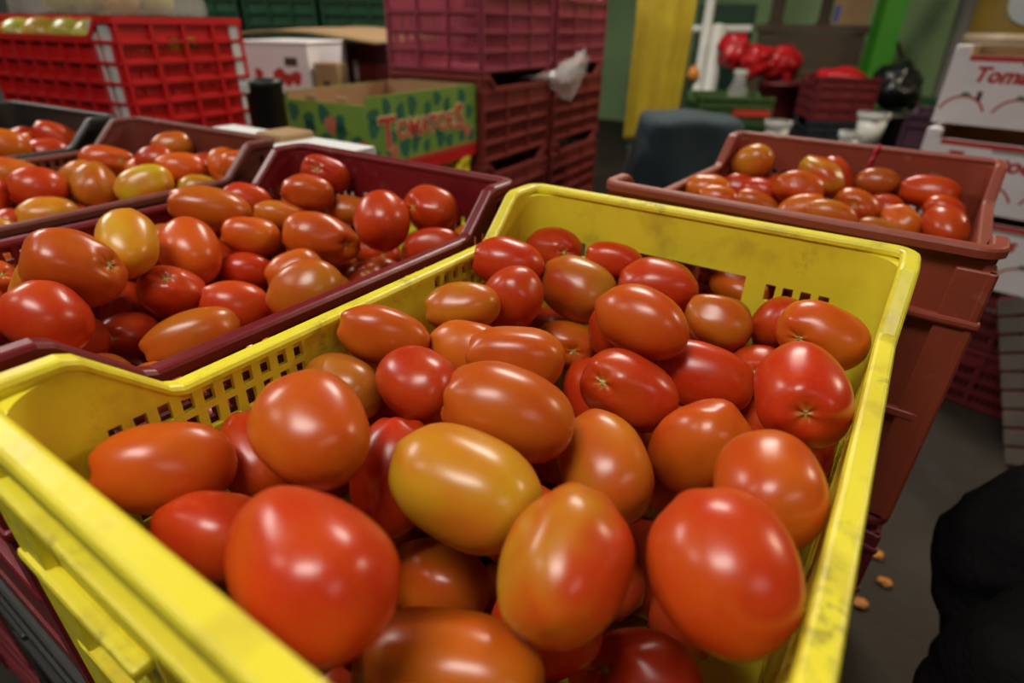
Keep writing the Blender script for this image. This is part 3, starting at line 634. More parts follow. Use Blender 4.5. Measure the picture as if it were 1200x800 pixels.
TF 0.3622 0.8512 -0.1322 0.75 0.66 0.07 0.0287 0.0252
TF 0.2655 0.7682 -0.1335 -0.37 0.90 -0.21 0.0273 0.0253
TF 0.1841 0.7231 -0.1348 0.75 -0.56 0.35 0.0332 0.0272
TF 0.1655 0.9716 -0.1351 0.48 -0.88 -0.03 0.0298 0.0247
TF 0.1289 0.7683 -0.1349 0.03 0.94 0.34 0.0326 0.0248
'''
# ---------------------------------------------------------------- the stacks of harvest crates in front
CR = {'Y': (0, 0, 0, .36, .503), 'W': (-.378, 0, 0, .362, .503), 'B': (-.772, -.012, .035, .362, .503), 'K': (-1.142, -.055, .075, .362, .503), 'T': (.056, .553, -.055, .362, .47)}
INFO = {'Y': ('yellow', 'yellow', 'scuffed yellow plastic crate heaped with plum tomatoes, topmost of its stack', ('crimson', 'wine')),
        'W': ('wine', 'wine-red', 'wine-red plastic crate heaped with tomatoes right beside the yellow crate', ('black', 'crimson')),
        'B': ('brown', 'brown', 'dull brown plastic crate of tomatoes between the wine-red and black crates', ('wine', 'crimson')),
        'K': ('black', 'black', 'black plastic crate of tomatoes in front of the bright red crates', ('crimson', 'wine')),
        'T': ('terra', 'terracotta', 'terracotta plastic crate of tomatoes behind the yellow crate', ('crimson', 'wine'))}
CW = {'crimson': 'crimson', 'wine': 'wine-red', 'black': 'black'}
for k, (ox, oy, a, W, L) in CR.items():
    m, word, lab, low = INFO[k]
    harvest_crate((ox, oy, Z0 - H), a, W, L, m, lab, zr=.066 if k == 'T' else .100)
    for q, lm in enumerate(low):
        harvest_crate((ox, oy, Z0 - H * (q + 2)), a, W, L, lm, '%s plastic crate %s the %s tomato crate' % (CW[lm], ('directly under', 'at the floor beneath')[q], word))
# ---------------------------------------------------------------- tomatoes
COL = {'R': ((.47, .019, .003), (.50, .048, .004)), 'O': ((.52, .064, .004), (.56, .122, .006)), 'A': ((.50, .145, .008), (.53, .078, .006)), 'G': ((.56, .300, .012), (.57, .140, .008)),
       'P': ((.47, .033, .004), (.46, .210, .010)), 'D': ((.37, .085, .008), (.40, .110, .010))}
CWORD = {'R': 'deep red tomato', 'O': 'orange-red tomato', 'A': 'amber tomato', 'G': 'golden half-ripe tomato', 'P': 'amber-blotched red tomato', 'D': 'dull matt orange tomato'}
def rfun(seed, sd):
    rg = random.Random(seed); k = rg.choice((2, 3, 3, 4)); ph = rg.uniform(0, 6.3); am = rg.uniform(.012, .042); tp = rg.uniform(-.10, .10); off = Vector((rg.uniform(0, 50), rg.uniform(0, 50), rg.uniform(0, 50))); nx = rg.uniform(2.1, 2.45); cr = rg.uniform(.05, .11)
    pole = Vector(sd).normalized() if sd else Vector((0, 0, -1))
    deep = .13 if sd else .10
    o1 = pole.orthogonal().normalized(); o2 = pole.cross(o1)
    def f(d):
        s = math.hypot(d.x, d.y); r = (abs(s) ** nx + abs(d.z) ** nx) ** (-1 / nx)
        fi = math.atan2(d.y, d.x); r *= 1 + am * math.cos(k * fi + ph) * s * s + tp * d.z * s * s * .8
        r += cr * (noise.noise(d * 1.3 + off)) * .8
        an = d.angle(pole); fp = math.atan2(d.dot(o2), d.dot(o1))
        r -= deep * math.exp(-(an / .22) ** 2) * (1 + .25 * math.cos(5 * fp + ph))
        r += .03 * math.exp(-((an - .48) / .22) ** 2) * (1 + .9 * math.cos(4 * fp + ph))
        an2 = math.pi - an; r += .018 * math.exp(-(an2 / .10) ** 2) - .01 * math.exp(-(an2 / .3) ** 2)
        return r
    return f, pole
def tomato_mesh(seed, sd=None, nu=40, nv=24):
    f, pole = rfun(seed, sd); v = []; fc = []
    q = pole.to_track_quat('Z', 'Y')
    dirs = [q @ Vector((0, 0, 1))]
    for j in range(1, nv):
        t = math.pi * (j / nv) ** 1.12 if True else 0
        for i in range(nu): a = 2 * math.pi * i / nu; dirs.append(q @ Vector((math.sin(t) * math.cos(a), math.sin(t) * math.sin(a), math.cos(t))))
    dirs.append(q @ Vector((0, 0, -1)))
    v = [tuple(d * f(d)) for d in dirs]
    for i in range(nu): fc.append((0, 1 + i, 1 + (i + 1) % nu)); e = len(dirs) - 1; b = 1 + (nv - 2) * nu; fc.append((e, b + (i + 1) % nu, b + i))
    for j in range(nv - 2):
        for i in range(nu): a = 1 + j * nu; fc.append((a + i, a + nu + i, a + nu + (i + 1) % nu, a + (i + 1) % nu))
    me = bpy.data.meshes.new('tomato'); me.from_pydata(v, [], fc); me.polygons.foreach_set('use_smooth', [True] * len(me.polygons))
    at_ = me.attributes.new('halo', 'FLOAT', 'POINT'); at_.data.foreach_set('value', [.6 * math.exp(-(d.angle(pole) / .13) ** 2) for d in dirs])
    me.materials.append(None)
    # stem scar
    sv = [tuple(pole * (f(pole) + .025))]; sf = []; n = 15
    for ring, (an, dz) in enumerate(((.035, .022), (.062, .014), (.085, -.010))):
        for i in range(n):
            a = 2 * math.pi * i / n; aa = an * (1 + .12 * math.cos(5 * a)); d = q @ Vector((math.sin(aa) * math.cos(a), math.sin(aa) * math.sin(a), math.cos(aa))); sv.append(tuple(d * (f(d) + dz)))
    for i in range(n):
        sf.append((0, 1 + i, 1 + (i + 1) % n))
        for r_ in range(2): b = 1 + r_ * n; sf.append((b + i, b + n + i, b + n + (i + 1) % n, b + (i + 1) % n))
    ms = bpy.data.meshes.new('stem_scar'); ms.from_pydata(sv, [], sf); ms.polygons.foreach_set('use_smooth', [True] * len(ms.polygons)); ms.materials.append(None)
    return me, ms
VAR = [tomato_mesh(100 + i) for i in range(10)]
rng = random.Random(11)
PLACE = {'Y': 'in the yellow crate', 'W': 'in the wine-red crate', 'B': 'in the brown crate', 'K': 'in the black crate', 'T': 'in the terracotta crate'}
TOM = {k: [] for k in CR}
ZONE = {'Y': ('by its wine-red crate side', 'by its open aisle side', 'by its terracotta crate end', 'by its free end', 'mid-heap'),
        'W': ('by its brown crate side', 'by its yellow crate side', 'by its green carton end', 'by its free end', 'mid-heap'),
        'B': ('by its black crate side', 'by its wine-red crate side', 'by its white carton end', 'by its free end', 'mid-heap'),
        'K': ('by its outer side', 'by its brown crate side', 'by its red crates end', 'by its free end', 'mid-heap'),
        'T': ('by its teal jacket side', 'by its aisle side', 'by its ribbon end', 'by its yellow crate end', 'mid-heap')}
for idx, row in enumerate(ROWS.strip().splitlines()):
    a = row.split(); k, c = a[0]; n = [float(x) for x in a[1:]]
    P = Vector(n[0:3]) + Vector((0, 0, Z0)); u = Vector(n[3:6]).normalized(); A, B = n[6], n[7]
    q = u.to_track_quat('Z', 'Y'); sd = None
    if len(n) > 8:
        l = q.inverted() @ Vector(n[8:11]); sd = Vector((l.x / B, l.y / B, l.z / A)); me, ms = tomato_mesh(500 + idx, sd)
    else:
        me, ms = VAR[rng.randrange(10)]; q = q @ Quaternion((0, 0, 1), rng.uniform(0, 6.28))
    filler = c == 'F'
    if filler: c = rng.choice('RRROOOA')
    o = link('plum_tomato', me, 'tomato'); o.location = P; o.rotation_mode = 'QUATERNION'; o.rotation_quaternion = q; o.scale = (B * .985, B * .985, A * .985)
    j = rng.uniform(.86, 1.1); j2 = rng.uniform(.8, 1.25)
    c1, c2 = COL[c]; o.color = (c1[0] * j, c1[1] * j * j2, c1[2] * j, 1); o['tone'] = [c2[0] * j, c2[1] * j * j2, c2[2] * j]
    ox, oy, ra, W, L = CR[k]; dx, dy = P.x - ox, P.y - oy; lx = (dx * math.cos(ra) + dy * math.sin(ra)) / W; ly = (-dx * math.sin(ra) + dy * math.cos(ra)) / L
    zone = ZONE[k][0 if lx < .24 else 1 if lx > .76 else 2 if ly > .78 else 3 if ly < .22 else 4]
    if zone == 'mid-heap': zone = 'mid-heap toward %s' % ZONE[k][2 if ly > .5 else 3][3:]
    vol = (A * B * B) ** (1 / 3); size = 'big ' if vol > .0325 else 'small ' if vol < .0265 else ''
    tag(o, size + CWORD[c] + (', stem scar showing,' if sd else '') + (' low in the ' if filler else ' atop the ') + INFO[k][1] + ' crate, ' + zone, 'tomato', 'tomatoes ' + PLACE[k])
    link('stem_scar', ms, 'stem', o)
    TOM[k].append((P, max(A, B)))
# the tomatoes buried under the top layers: nobody can count them
for k, (ox, oy, a, W, L) in CR.items():
    mb = MB(); rg = random.Random(ord(k)); rt = Matrix.Rotation(a, 3, 'Z')
    for iz in range(4):
        for iy in range(int((L - .09) / .058) + 1):
            for ix in range(int((W - .09) / .056) + 1):
                p = Vector((.048 + ix * .056 + (iz % 2) * .02, .048 + iy * .058 + (iz % 2) * .02, .040 + iz * .047))
                if p.x > W - .04 or p.y > L - .04: continue
                g = rt @ p + Vector((ox, oy, Z0 - H))
                if any((g - t[0]).length < .0268 + t[1] * .95 for t in TOM[k]): continue
                r = .0262 * rg.uniform(.95, 1.04)
                mb.lathe([(r * max(.02, math.sin(math.pi * (i + .02) / 7.04)), g.z - r * math.cos(math.pi * (i + .02) / 7.04)) for i in range(8)], 10, g.x, g.y)
    o = link('buried_tomatoes', mb.mesh('buried_tomatoes', smooth=True), 'tomato'); o.color = (.42, .03, .008, 1); o['tone'] = [.46, .07, .01]
    tag(o, 'red tomatoes buried under the top layer ' + PLACE[k], 'tomatoes'); o['kind'] = 'stuff'
# ---------------------------------------------------------------- text on cartons
def text_mesh(body, size, shear=0.0, extrude=0.0008, offset=0.0, space=1.0):
    cu = bpy.data.curves.new('lettering', 'FONT'); cu.body = body; cu.size = size; cu.extrude = extrude; cu.shear = shear; cu.offset = offset; cu.space_character = space
    cu.resolution_u = 3
    o = bpy.data.objects.new('lettering', cu); C.objects.link(o); dg = bpy.context.evaluated_depsgraph_get(); dg.update()
    me = bpy.data.meshes.new_from_object(o.evaluated_get(dg)); bpy.data.objects.remove(o, do_unlink=True)
    me.materials.clear(); me.materials.append(None); return me
def stand(o, loc, rz):                                      # lettering drawn in xy stood up as a print on a wall facing -y, turned rz
    o.location = loc; o.rotation_euler = (R(90), 0, rz); return o
def blob(n=10, rx=1, rz=1, th=.0006, seed=0, wob=.16):
    rg = random.Random(seed); v = []; ph = rg.uniform(0, 6)
    for s in (0, 1):
        for k in range(n): a = 2 * math.pi * k / n; w_ = 1 + wob * math.sin(3 * a + ph); v.append((rx * w_ * math.cos(a), -th * s, rz * w_ * math.sin(a)))
    f = [tuple(range(n)), tuple(range(2 * n - 1, n - 1, -1))] + [(k, (k + 1) % n, n + (k + 1) % n, n + k) for k in range(n)]
    me = bpy.data.meshes.new('print_mark'); me.from_pydata(v, [], f); bm = bmesh.new(); bm.from_mesh(me); bmesh.ops.recalc_face_normals(bm, faces=bm.faces); bm.to_mesh(me); bm.free(); return me
def ring(r, w, th=.0006, a0=20, a1=160, n=12):
    v = []
    for s in (0, 1):
        for k in range(n + 1):
            a = R(a0 + (a1 - a0) * k / n); v += [((r - w) * math.cos(a), -th * s, (r - w) * math.sin(a)), (r * math.cos(a), -th * s, r * math.sin(a))]
    f = []; m = 2 * (n + 1)
    for k in range(n): b = 2 * k; f += [(b, b + 1, b + 3, b + 2), (m + b, m + b + 2, m + b + 3, m + b + 1), (b, b + 2, m + b + 2, m + b), (b + 1, m + b + 1, m + b + 3, b + 3)]
    f += [(0, m, m + 1, 1), (m - 2, m - 1, 2 * m - 1, 2 * m - 2)]
    me = bpy.data.meshes.new('print_arc'); me.from_pydata(v, [], f); bm = bmesh.new(); bm.from_mesh(me); bmesh.ops.recalc_face_normals(bm, faces=bm.faces); bm.to_mesh(me); bm.free(); return me
# ---------------------------------------------------------------- green printed tomato carton
def carton_body(t, X, Y, h, mo, mi, notch=0.0, th=.006):
    # walls of an open carton; origin at the front left bottom corner, front faces -y
    link('front_panel', boxmesh('front_panel', 0, X, 0, th, 0, h - notch), mo, t)
    link('back_panel', boxmesh('back_panel', 0, X, Y - th, Y, 0, h), mo, t)
    link('side_panel', boxmesh('side_panel', 0, th, th, Y - th, 0, h), mo, t); link('side_panel', boxmesh('side_panel', X - th, X, th, Y - th, 0, h), mo, t)
    link('bottom_panel', boxmesh('bottom_panel', th, X - th, th, Y - th, 0, .008), mi, t)
    e = .0015                                               # brown inner lining
    link('lining', boxmesh('lining', th, X - th, th, th + e, .008, h - notch - .001), mi, t); link('lining', boxmesh('lining', th, X - th, Y - th - e, Y - th, .008, h - .001), mi, t)
    link('lining', boxmesh('lining', th, th + e, th + e, Y - th - e, .008, h - .001), mi, t); link('lining', boxmesh('lining', X - th - e, X - th, th + e, Y - th - e, .008, h - .001), mi, t)
GC = Vector((-.886, 1.098, 0)); GA = R(4)                    # near corner of the carton
GX, GY, GH, GZ = .30, .53, .192, .652
gl = GC + Matrix.Rotation(GA, 3, 'Z') @ Vector((-GX, 0, 0))
t = thing('tomato_carton', 'open green cardboard carton printed with red TOMATOES lettering', 'carton', (gl.x, gl.y, GZ), GA)
carton_body(t, GX, GY, GH, 'greencard', 'card', notch=.02)
for s in (0, 1): link('flap_tab', boxmesh('flap_tab', GX * (.28 + .38 * s), GX * (.40 + .38 * s), .001, .012, GH - .021, GH - .004, .002), 'card', t)
link('inner_flap', boxmesh('inner_flap', .012, GX - .01, GY - .10, GY - .092, GH - .06, GH + .004), 'card', t)
link('edge', boxmesh('edge', -.001, GX + .001, -.001, GY + .001, .0, .014), 'inkred', t)
rg = random.Random(4)
GB = [blob(9, .022, .026, seed=i) for i in range(4)]
keep = lambda q, r_, lo, hi: min(max(q, lo + r_), hi - r_)      # a printed mark stays inside its panel
for i in range(26):                                          # dark green plants printed on the two faces in view
    sx_, sz_ = rg.uniform(.7, 1.1), rg.uniform(.7, 1.15); y = .03 + (i % 9) * .058 + rg.uniform(-.012, .012); z = .035 + (i // 9) * .062 + ((i % 2) - .5) * .03
    o = link('print_mark', GB[i % 4], 'inkgreen', t, (GX, keep(y, .0256 * sx_, .001, GY - .001), keep(z, .0302 * sz_, .015, GH - .001))); o.rotation_euler.z = R(90); o.scale = (sx_, 1, sz_)
for i in range(9):
    link('print_mark', GB[i % 4], 'inkgreen', t, (keep(.03 + (i % 5) * .058, .0256, .001, GX - .001), 0, keep(.07 + (i // 5) * .05 + (i % 2) * .03, .0302, .015, GH - .021)))
for y, z in ((.475, .055), (.10, .025)): o = link('print_mark', GB[1], 'inkpink', t, (GX + .0008, y, keep(z, .0272, .015, GH))); o.rotation_euler.z = R(90); o.scale = (.9, 1, .9)
link('print_mark', GB[2], 'inkpink', t, (.17, -.0008, .115))
for out, mm, dx in ((.006, 'inkpale', 0), (.0015, 'inkred', .0012)):
    for txt, size, y, z in (('T', .118, .045, .055), ('OMATOE', .066, .118, .075), ('S', .105, .405, .066)):
        o = link('lettering', text_mesh(txt, size, offset=out, space=1.02), mm, t); stand(o, (GX + .0008 + dx, y, z), R(90))
    for txt, size, x, z in (('TOMATOE', .05, .06, .035), ('S', .075, .265, .03)):
        if mm == 'inkred': o = link('lettering', text_mesh(txt, size, offset=.001, space=.9), mm, t); stand(o, (x, -.0018, z), 0)
t = thing('red_tray', 'shallow red tray under the green TOMATOES carton', 'tray', (gl.x, gl.y, GZ - .0301), GA)
link('bottom', boxmesh('bottom', .0, GX, .0, GY, 0, .008), 'red', t)
for a_ in ((0, GX, 0, .008), (0, GX, GY - .008, GY), (0, .008, .008, GY - .008), (GX - .008, GX, .008, GY - .008)): link('side', boxmesh('side', *a_, .008, .030), 'red', t)
for q in range(2): lattice_crate((gl.x, gl.y, q * .3109), GA, GX, GY - .03, 'yellow', 'yellow lattice crate %s, below the green carton' % ('under the red tray', 'standing on the floor')[1 - q], rows=4, nx=3, ny=5, h=.3109)
# low stack of white cartons whose lids show between the brown crate and the green carton
for q in range(3):
    t = thing('white_carton', 'white carton %s the pile behind the brown crate' % ('on the floor in', 'in the middle of', 'topping')[q], 'carton', (-.80, .545, q * .2785), R(1))
    carton_body(t, .385, .125, .272, 'foam', 'card')
    link('flap', boxmesh('flap', .0, .175, .002, .124, .2722, .278, .002), 'foam', t); link('flap', boxmesh('flap', .235, .385, .002, .124, .2722, .278, .002), 'foam', t)
    if q == 2: link('torn_corner', boxmesh('torn_corner', .17, .24, .05, .122, .2725, .290, .005), 'card', t)
# ---------------------------------------------------------------- bright red crates at the left with fruit
RC = Vector((-1.262, .700, 0)); RA = R(8); RW, RL = .40, .56
def from_right(Cn, W, a): return Cn + Matrix.Rotation(a, 3, 'Z') @ Vector((-W, 0, 0))
# the end wall faces +x here: the crate is turned by 90 degrees, its long side faces the camera
def red_crate(z, lab, top):
    org = RC + Matrix.Rotation(RA, 3, 'Z') @ Vector((0, 0, 0))
    t = lattice_crate((org.x, org.y, z), RA + R(90), RW - .02, RL, 'red', lab, rows=5, nx=4, ny=8, slots=True, hand=True)
    # white strips fill the cells by the corners, behind the ribs
    for y0, y1 in ((.016, .052), (.066, .090)): link('corner_strip', boxmesh('corner_strip', .004, .0095, y0, y1, .006, H - .012), 'white', t)
    for x0, x1 in ((RW - .066, RW - .036),): link('corner_strip', boxmesh('corner_strip', x0, x1, .004, .0095, .006, H - .012), 'white', t)
    return t
red_crate(.73, 'bright red lattice crate with white strips, holding yellow-green fruit', True)
red_crate(.44, 'bright red lattice crate under the one holding fruit', False)
red_crate(.15, 'bright red lattice crate lowest in its stack on the pallet', False)
t = thing('pallet', 'wooden pallet under the bright red crates', 'pallet', (RC.x, RC.y, 0), RA + R(90))
for k in range(5): link('board', boxmesh('board', .0 + k * .078, .068 + k * .078, 0, RL, .13, .149, .002), 'wood', t)
for k in range(3): link('runner', boxmesh('runner', 0, RW - .02, .01 + k * (RL - .09) / 2, .08 + k * (RL - .09) / 2, 0, .13, .003), 'wood', t)
rg = random.Random(2)
fm = MB().lathe([(max(.02, math.sin(math.pi * i / 12)) * (1 + .12 * math.cos(math.pi * i / 12)), -1.25 * math.cos(math.pi * i / 12)) for i in range(13)], 16).mesh('fruit', smooth=True)
rm = Matrix.Rotation(RA + R(90), 3, 'Z')
for i in range(15):
    ix, iy = i % 3, i // 3
    p = Vector((.075 + ix * .113, .065 + iy * .104, .935 - .73 + H - .265 + .06 + (.030 if (i % 2) else 0)))
    g = rm @ Vector((p.x, p.y, 0)) + RC; col = 'mango' if rg.random() < .65 else 'mangoorange'
    o = link('mango', fm, col, None, (g.x, g.y, .962 + rg.uniform(0, .008))); o.scale = (.046, .046, .046); o.rotation_euler = (rg.uniform(1.1, 1.9), 0, rg.uniform(0, 3.1))
    tag(o, 'yellow-green mango heaped in the bright red crate' if col == 'mango' else 'orange-yellow mango heaped in the bright red crate', 'mango', 'mangoes in the bright red crate')
for i, (x, y) in enumerate(((.10, .09), (.24, .12), (.12, .24), (.25, .27), (.11, .38), (.24, .42), (.18, .17), (.17, .33))):
    g = rm @ Vector((.19 + (x - .19) * .78, .25 + (y - .25) * .80, 0)) + RC; col = 'mango' if i % 3 else 'mangoorange'
    o = link('mango', fm, col, None, (g.x, g.y, 1.062 + (.070 if i == 6 else .081 if i == 7 else 0) + rg.uniform(0, .008))); o.scale = (.045, .045, .045); o.rotation_euler = (rg.uniform(1.2, 1.8), 0, rg.uniform(0, 3.1))
    tag(o, 'yellow-green mango on top of the pile in plastic film' if col == 'mango' else 'orange-yellow mango on top of the pile in plastic film', 'mango', 'mangoes piled above the bright red crate')
def crumple(name, nu, nv, fn, amp, sc_, seed, thick=.0015):
    v = []; f = []; off = Vector((seed * 3.1, seed * 1.7, seed))
    for j in range(nv + 1):
        for i in range(nu + 1):
            p = Vector(fn(i / nu, j / nv)); d = Vector((noise.noise(p * sc_ + off), noise.noise(p * sc_ + off + Vector((9, 0, 0))), noise.noise(p * sc_ + off + Vector((0, 9, 0)))))
            v.append(tuple(p + d * amp))
    for j in range(nv):
        for i in range(nu): a = j * (nu + 1) + i; f.append((a, a + 1, a + nu + 2, a + nu + 1))
    me = bpy.data.meshes.new(name); me.from_pydata(v, [], f); me.polygons.foreach_set('use_smooth', [True] * len(f)); return me
cc = rm @ Vector((.19, .25, 0)) + RC
def dome(u, v): a = 2 * math.pi * u; s = math.sin(math.pi / 2 * v); return (cc.x + .225 * s * math.cos(a), cc.y + .225 * s * math.sin(a), 1.023 + .207 * math.cos(math.pi / 2 * v) + .0)
tag(link('plastic_film', crumple('plastic_film', 40, 14, dome, .006, 14, 1), 'film'), 'clear plastic film wrapped over the pile of mangoes', 'plastic film')
# ---------------------------------------------------------------- pink and rust crates
PC = Vector((-.902, 1.636, 0)); PA = R(4); PW, PL = .40, .515
pl = from_right(PC, PW, PA)
bk = Matrix.Rotation(PA, 3, 'Z') @ Vector((0, PL + .035, 0))
for col in range(2):
    for q in range(4):
        o = pl + bk * col
        lab = '%s lattice crate %s of the stack %s' % (('rusty red', 'rusty red', 'rusty red', 'faded pink')[q], ('at the bottom', 'second from the floor', 'third from the floor', 'on top')[q], ('beside the green TOMATOES carton', 'next to the yellow curtain')[col])
        lattice_crate((o.x, o.y, q * .29), PA, PW, PL, ('rust', 'rust', 'rust', 'pink')[q], lab, rows=4, nx=3, ny=3)
# a yellow label board glimpsed in the dips of the far stack
for q in (1, 2):
    o = pl + bk + Matrix.Rotation(PA, 3, 'Z') @ Vector((PW * .5, PL * .45, 0))
    tag(link('yellow_pepper', fm, 'mangoorange', None, (o.x + .05, o.y, q * .29 + .235)), 'yellow fruit showing in the dip of the rusty crate %s' % ('third from the floor', 'second from the floor')[2 - q], 'fruit').scale = (.04, .04, .04)
PR = Matrix.Rotation(PA, 3, 'Z')
def on_face(px, py, x):                      # where a line of sight meets the stack's side plane at local x, in the stack's own frame
    o_ = PR.inverted() @ (CAMP - pl); d_ = PR.inverted() @ (at(px, py, 1) - CAMP); return o_ + d_ * ((x - o_.x) / d_.x)
ol = [on_face(px, py, x) for px, py, x in ((606, 97, PW - .05), (624, 89, PW - .02), (646, 83, PW + .006), (668, 68, PW + .006), (684, 56, PW + .006), (690, 70, PW + .008), (684, 88, PW + .012), (676, 104, PW + .012), (668, 119, PW + .008), (655, 108, PW + .008), (638, 101, PW + .006), (622, 98, PW - .02))]
for i_ in (0, 1, 11): ol[i_].z = min(max(ol[i_].z, .836), .862)     # the tail is tucked into the dip between two crates
cb = on_face(660, 90, PW + .014)
def bagf(u, v):
    k = u * 12; i = int(k) % 12; e = ol[i].lerp(ol[(i + 1) % 12], k - int(k)); r_ = 1 - abs(2 * v - 1)          # v: front centre, edge, back centre
    return cb + (e - cb) * r_ + Vector((.045 * (1 - r_ ** 2) if v < .5 else .004 * (1 - r_), 0, 0))
me = crumple('plastic_bag', 48, 24, bagf, .013, 24, 5)
for v_ in me.vertices:
    if v_.co.y > ol[2].y - .02: v_.co.x = max(v_.co.x, PW + .003)          # hangs outside the crates
    if v_.co.y < ol[2].y: v_.co.z = min(max(v_.co.z, .834), .864)          # passes over the low rim of the dip
o = link('plastic_bag', me, 'film', None, pl); o.rotation_euler.z = PA
tag(o, 'crumpled clear plastic bag caught between the pink crates', 'plastic bag')
# ---------------------------------------------------------------- yellow curtain
a0 = at(732, 165, 2.9); a1 = at(800, 165, 2.9); d = (a1 - a0); d.z = 0; wdt = d.length; ang = math.atan2(d.y, d.x)
t = thing('curtain_frame', 'thin metal rod frame from which the yellow cloth hangs', 'frame', (a0.x, a0.y, 0), ang)
for x in (.05, wdt - .09): link('upright', MB().tube([(x, .092, 0), (x, .092, 2.05)], .014, 10).mesh('upright'), 'metal', t)
link('rod', MB().tube([(-.03, .092, 2.05), (wdt + .03, .092, 2.05)], .012, 10).mesh('rod'), 'metal', t)
def cur(u, v):                               # the top 3 % wraps over the rod, the rest hangs in front of it
    x = u * wdt * (1.03 - .17 * max(0, v - .03) / .97)
    if v < .03: g_ = R(200 * (1 - v / .03)); return (x, .092 - .017 * math.cos(g_), 2.05 + .017 * math.sin(g_))
    s_ = (v - .03) / .97; z = 2.05 - s_ * (2.05 - a0.z); k = min(1, s_ * 8)
    return (x, .075 - .045 * k + k * (.010 * math.sin(u * 15 + v * 2) * (.4 + v) + .010 * math.sin(u * 7 + 1.4)), z + .02 * math.sin(3 * u) * v - .008 * u * s_)
me = crumple('yellow_curtain', 40, 100, cur, .0015, 6, 3); o = link('yellow_curtain', me, 'cloth_yellow', None, (a0.x, a0.y, 0)); o.rotation_euler.z = ang
sm = o.modifiers.new('thickness', 'SOLIDIFY'); sm.thickness = .004
tag(o, 'plain yellow cloth hanging beside the pink crates', 'curtain')
# ---------------------------------------------------------------- teal jacket over a stool
jc = at(808, 134, 2.25); ja = R(32)
def jf(u, v):
    a = 2 * math.pi * u; cx, sy = math.cos(a), math.sin(a); k = (abs(cx) ** 3.4 + abs(sy) ** 3.4) ** (-1 / 3.4)
    if v < .35: s = v / .35; return (.185 * k * cx * s, .15 * k * sy * s, .0 - .012 * s ** 4)
    s = (v - .35) / .65; fl = 1 + .26 * s + .07 * s * math.sin(7 * a + 1) + .05 * s * math.sin(3 * a)
    return (.185 * k * cx * fl, .15 * k * sy * fl, -.012 - .02 * min(1, s * 6) - s * (.40 + .05 * math.sin(3 * a + .7)))
me = crumple('draped_jacket', 72, 30, jf, .02, 7, 8); o = link('draped_jacket', me, 'teal', None, jc); o.rotation_euler.z = ja
sm = o.modifiers.new('thickness', 'SOLIDIFY'); sm.thickness = .006
tag(o, 'dark teal jacket draped over a stool behind the terracotta crate', 'jacket')
t = thing('stool', 'wooden stool hidden beneath the dark teal jacket', 'stool', (jc.x, jc.y, 0), ja)
hz = jc.z - .037
link('seat', boxmesh('seat', -.15, .15, -.115, .115, hz - .035, hz, .006), 'wood', t)
for sx in (-1, 1):
    for sy in (-1, 1): link('leg', boxmesh('leg', sx * .12 - .018, sx * .12 + .018, sy * .085 - .018, sy * .085 + .018, 0, hz - .035, .003), 'wood', t)
# ---------------------------------------------------------------- behind: green crates, white carton, cardboard sheet
def stack_at(px, py_base_d, rz, W, L, mats, label, nx=3, ny=4, hh=H, dx=0):
    g = py_base_d; out = []
    for q, m_ in enumerate(mats): out.append(lattice_crate((g[0], g[1], q * hh), rz, W, L, m_, label(q), rows=4, nx=nx, ny=ny, h=hh, slots=False))
    return out
POSW = ('lowest', 'second', 'third', 'fourth', 'fifth')
g0 = at(205, 60, 3.1)
for j in range(3):
    g = g0 + Vector((math.cos(R(30)), math.sin(R(30)), 0)) * (.41 * j)
    stack_at(0, (g.x, g.y), R(30), .39, .52, ('darkred', 'darkred', 'darkred', 'green', 'green'), lambda q: '%s crate, %s in the stack %s' % ('dark red' if q < 3 else 'dark green', POSW[q], ('farthest behind the mangoes', 'behind the printed white carton', 'behind the cardboard sheet')[j]))
g = at(395, 90, 2.35)
for q in range(3):
    tt = lattice_crate((g.x - .02, g.y, q * .315), R(6), .40, .5, 'darkred', 'dark red crate with white strips, %s under the cardboard sheet' % ('lowest', 'middle', 'uppermost')[q], rows=3, nx=4, ny=4, h=.315, slots=False)
    for x0, x1 in ((.012, .030), (.10, .125)): link('corner_strip', boxmesh('corner_strip', x0, x1, .004, .0095, .006, .26), 'white', tt)
sh = crumple('cardboard_sheet', 12, 8, lambda u, v: (-.30 + u * .60, -.16 + v * .5 + u * .06, .02 * math.sin(u * 4) + .012 * v), .008, 5, 12)
o = link('cardboard_sheet', sh, 'card', None, (g.x - .02, g.y - .02, .967)); o.rotation_euler = (0, 0, R(12)); sm = o.modifiers.new('thickness', 'SOLIDIFY'); sm.thickness = .006
tag(o, 'bent sheet of brown cardboard lying across the dark red crates', 'cardboard')
g = at(292, 108, 2.0); zc = g.z
t = thing('printed_carton', 'white carton with pink print beside the mangoes', 'carton', (g.x, g.y, zc), R(24))
carton_body(t, .235, .30, .150, 'whitecard', 'card')
link('lid', MB().box(-.004, .239, -.004, .304, .150, .160).mesh('lid', bevel=.004), 'whitecard', t)
link('hand_hole', boxmesh('hand_hole', .150, .195, -.0008, .004, .085, .112), 'wood', t)
for i, (x, z, s) in enumerate(((.125, .055, 1.0), (.155, .045, .8), (.185, .05, .9), (.05, .06, .7))): o = link('print_mark', GB[i], 'inkred', t, (x, -.0006, z)); o.scale = (s, 1, s)
for q in range(2): lattice_crate((g.x, g.y, q * zc / 2), R(24), .235, .30, 'darkred', 'dark red crate %s carton with pink print' % ('on the floor below the', 'directly under the')[q], rows=3, nx=3, ny=3, h=zc / 2, slots=False)
g = g + Matrix.Rotation(R(24), 3, 'Z') @ Vector((.243, .012, 0)); g.z = at(388, 100, 2.13).z
t = thing('brown_box', 'narrow pile of brown cardboard boxes beside the printed white carton', 'box', (g.x, g.y, 0), R(24))
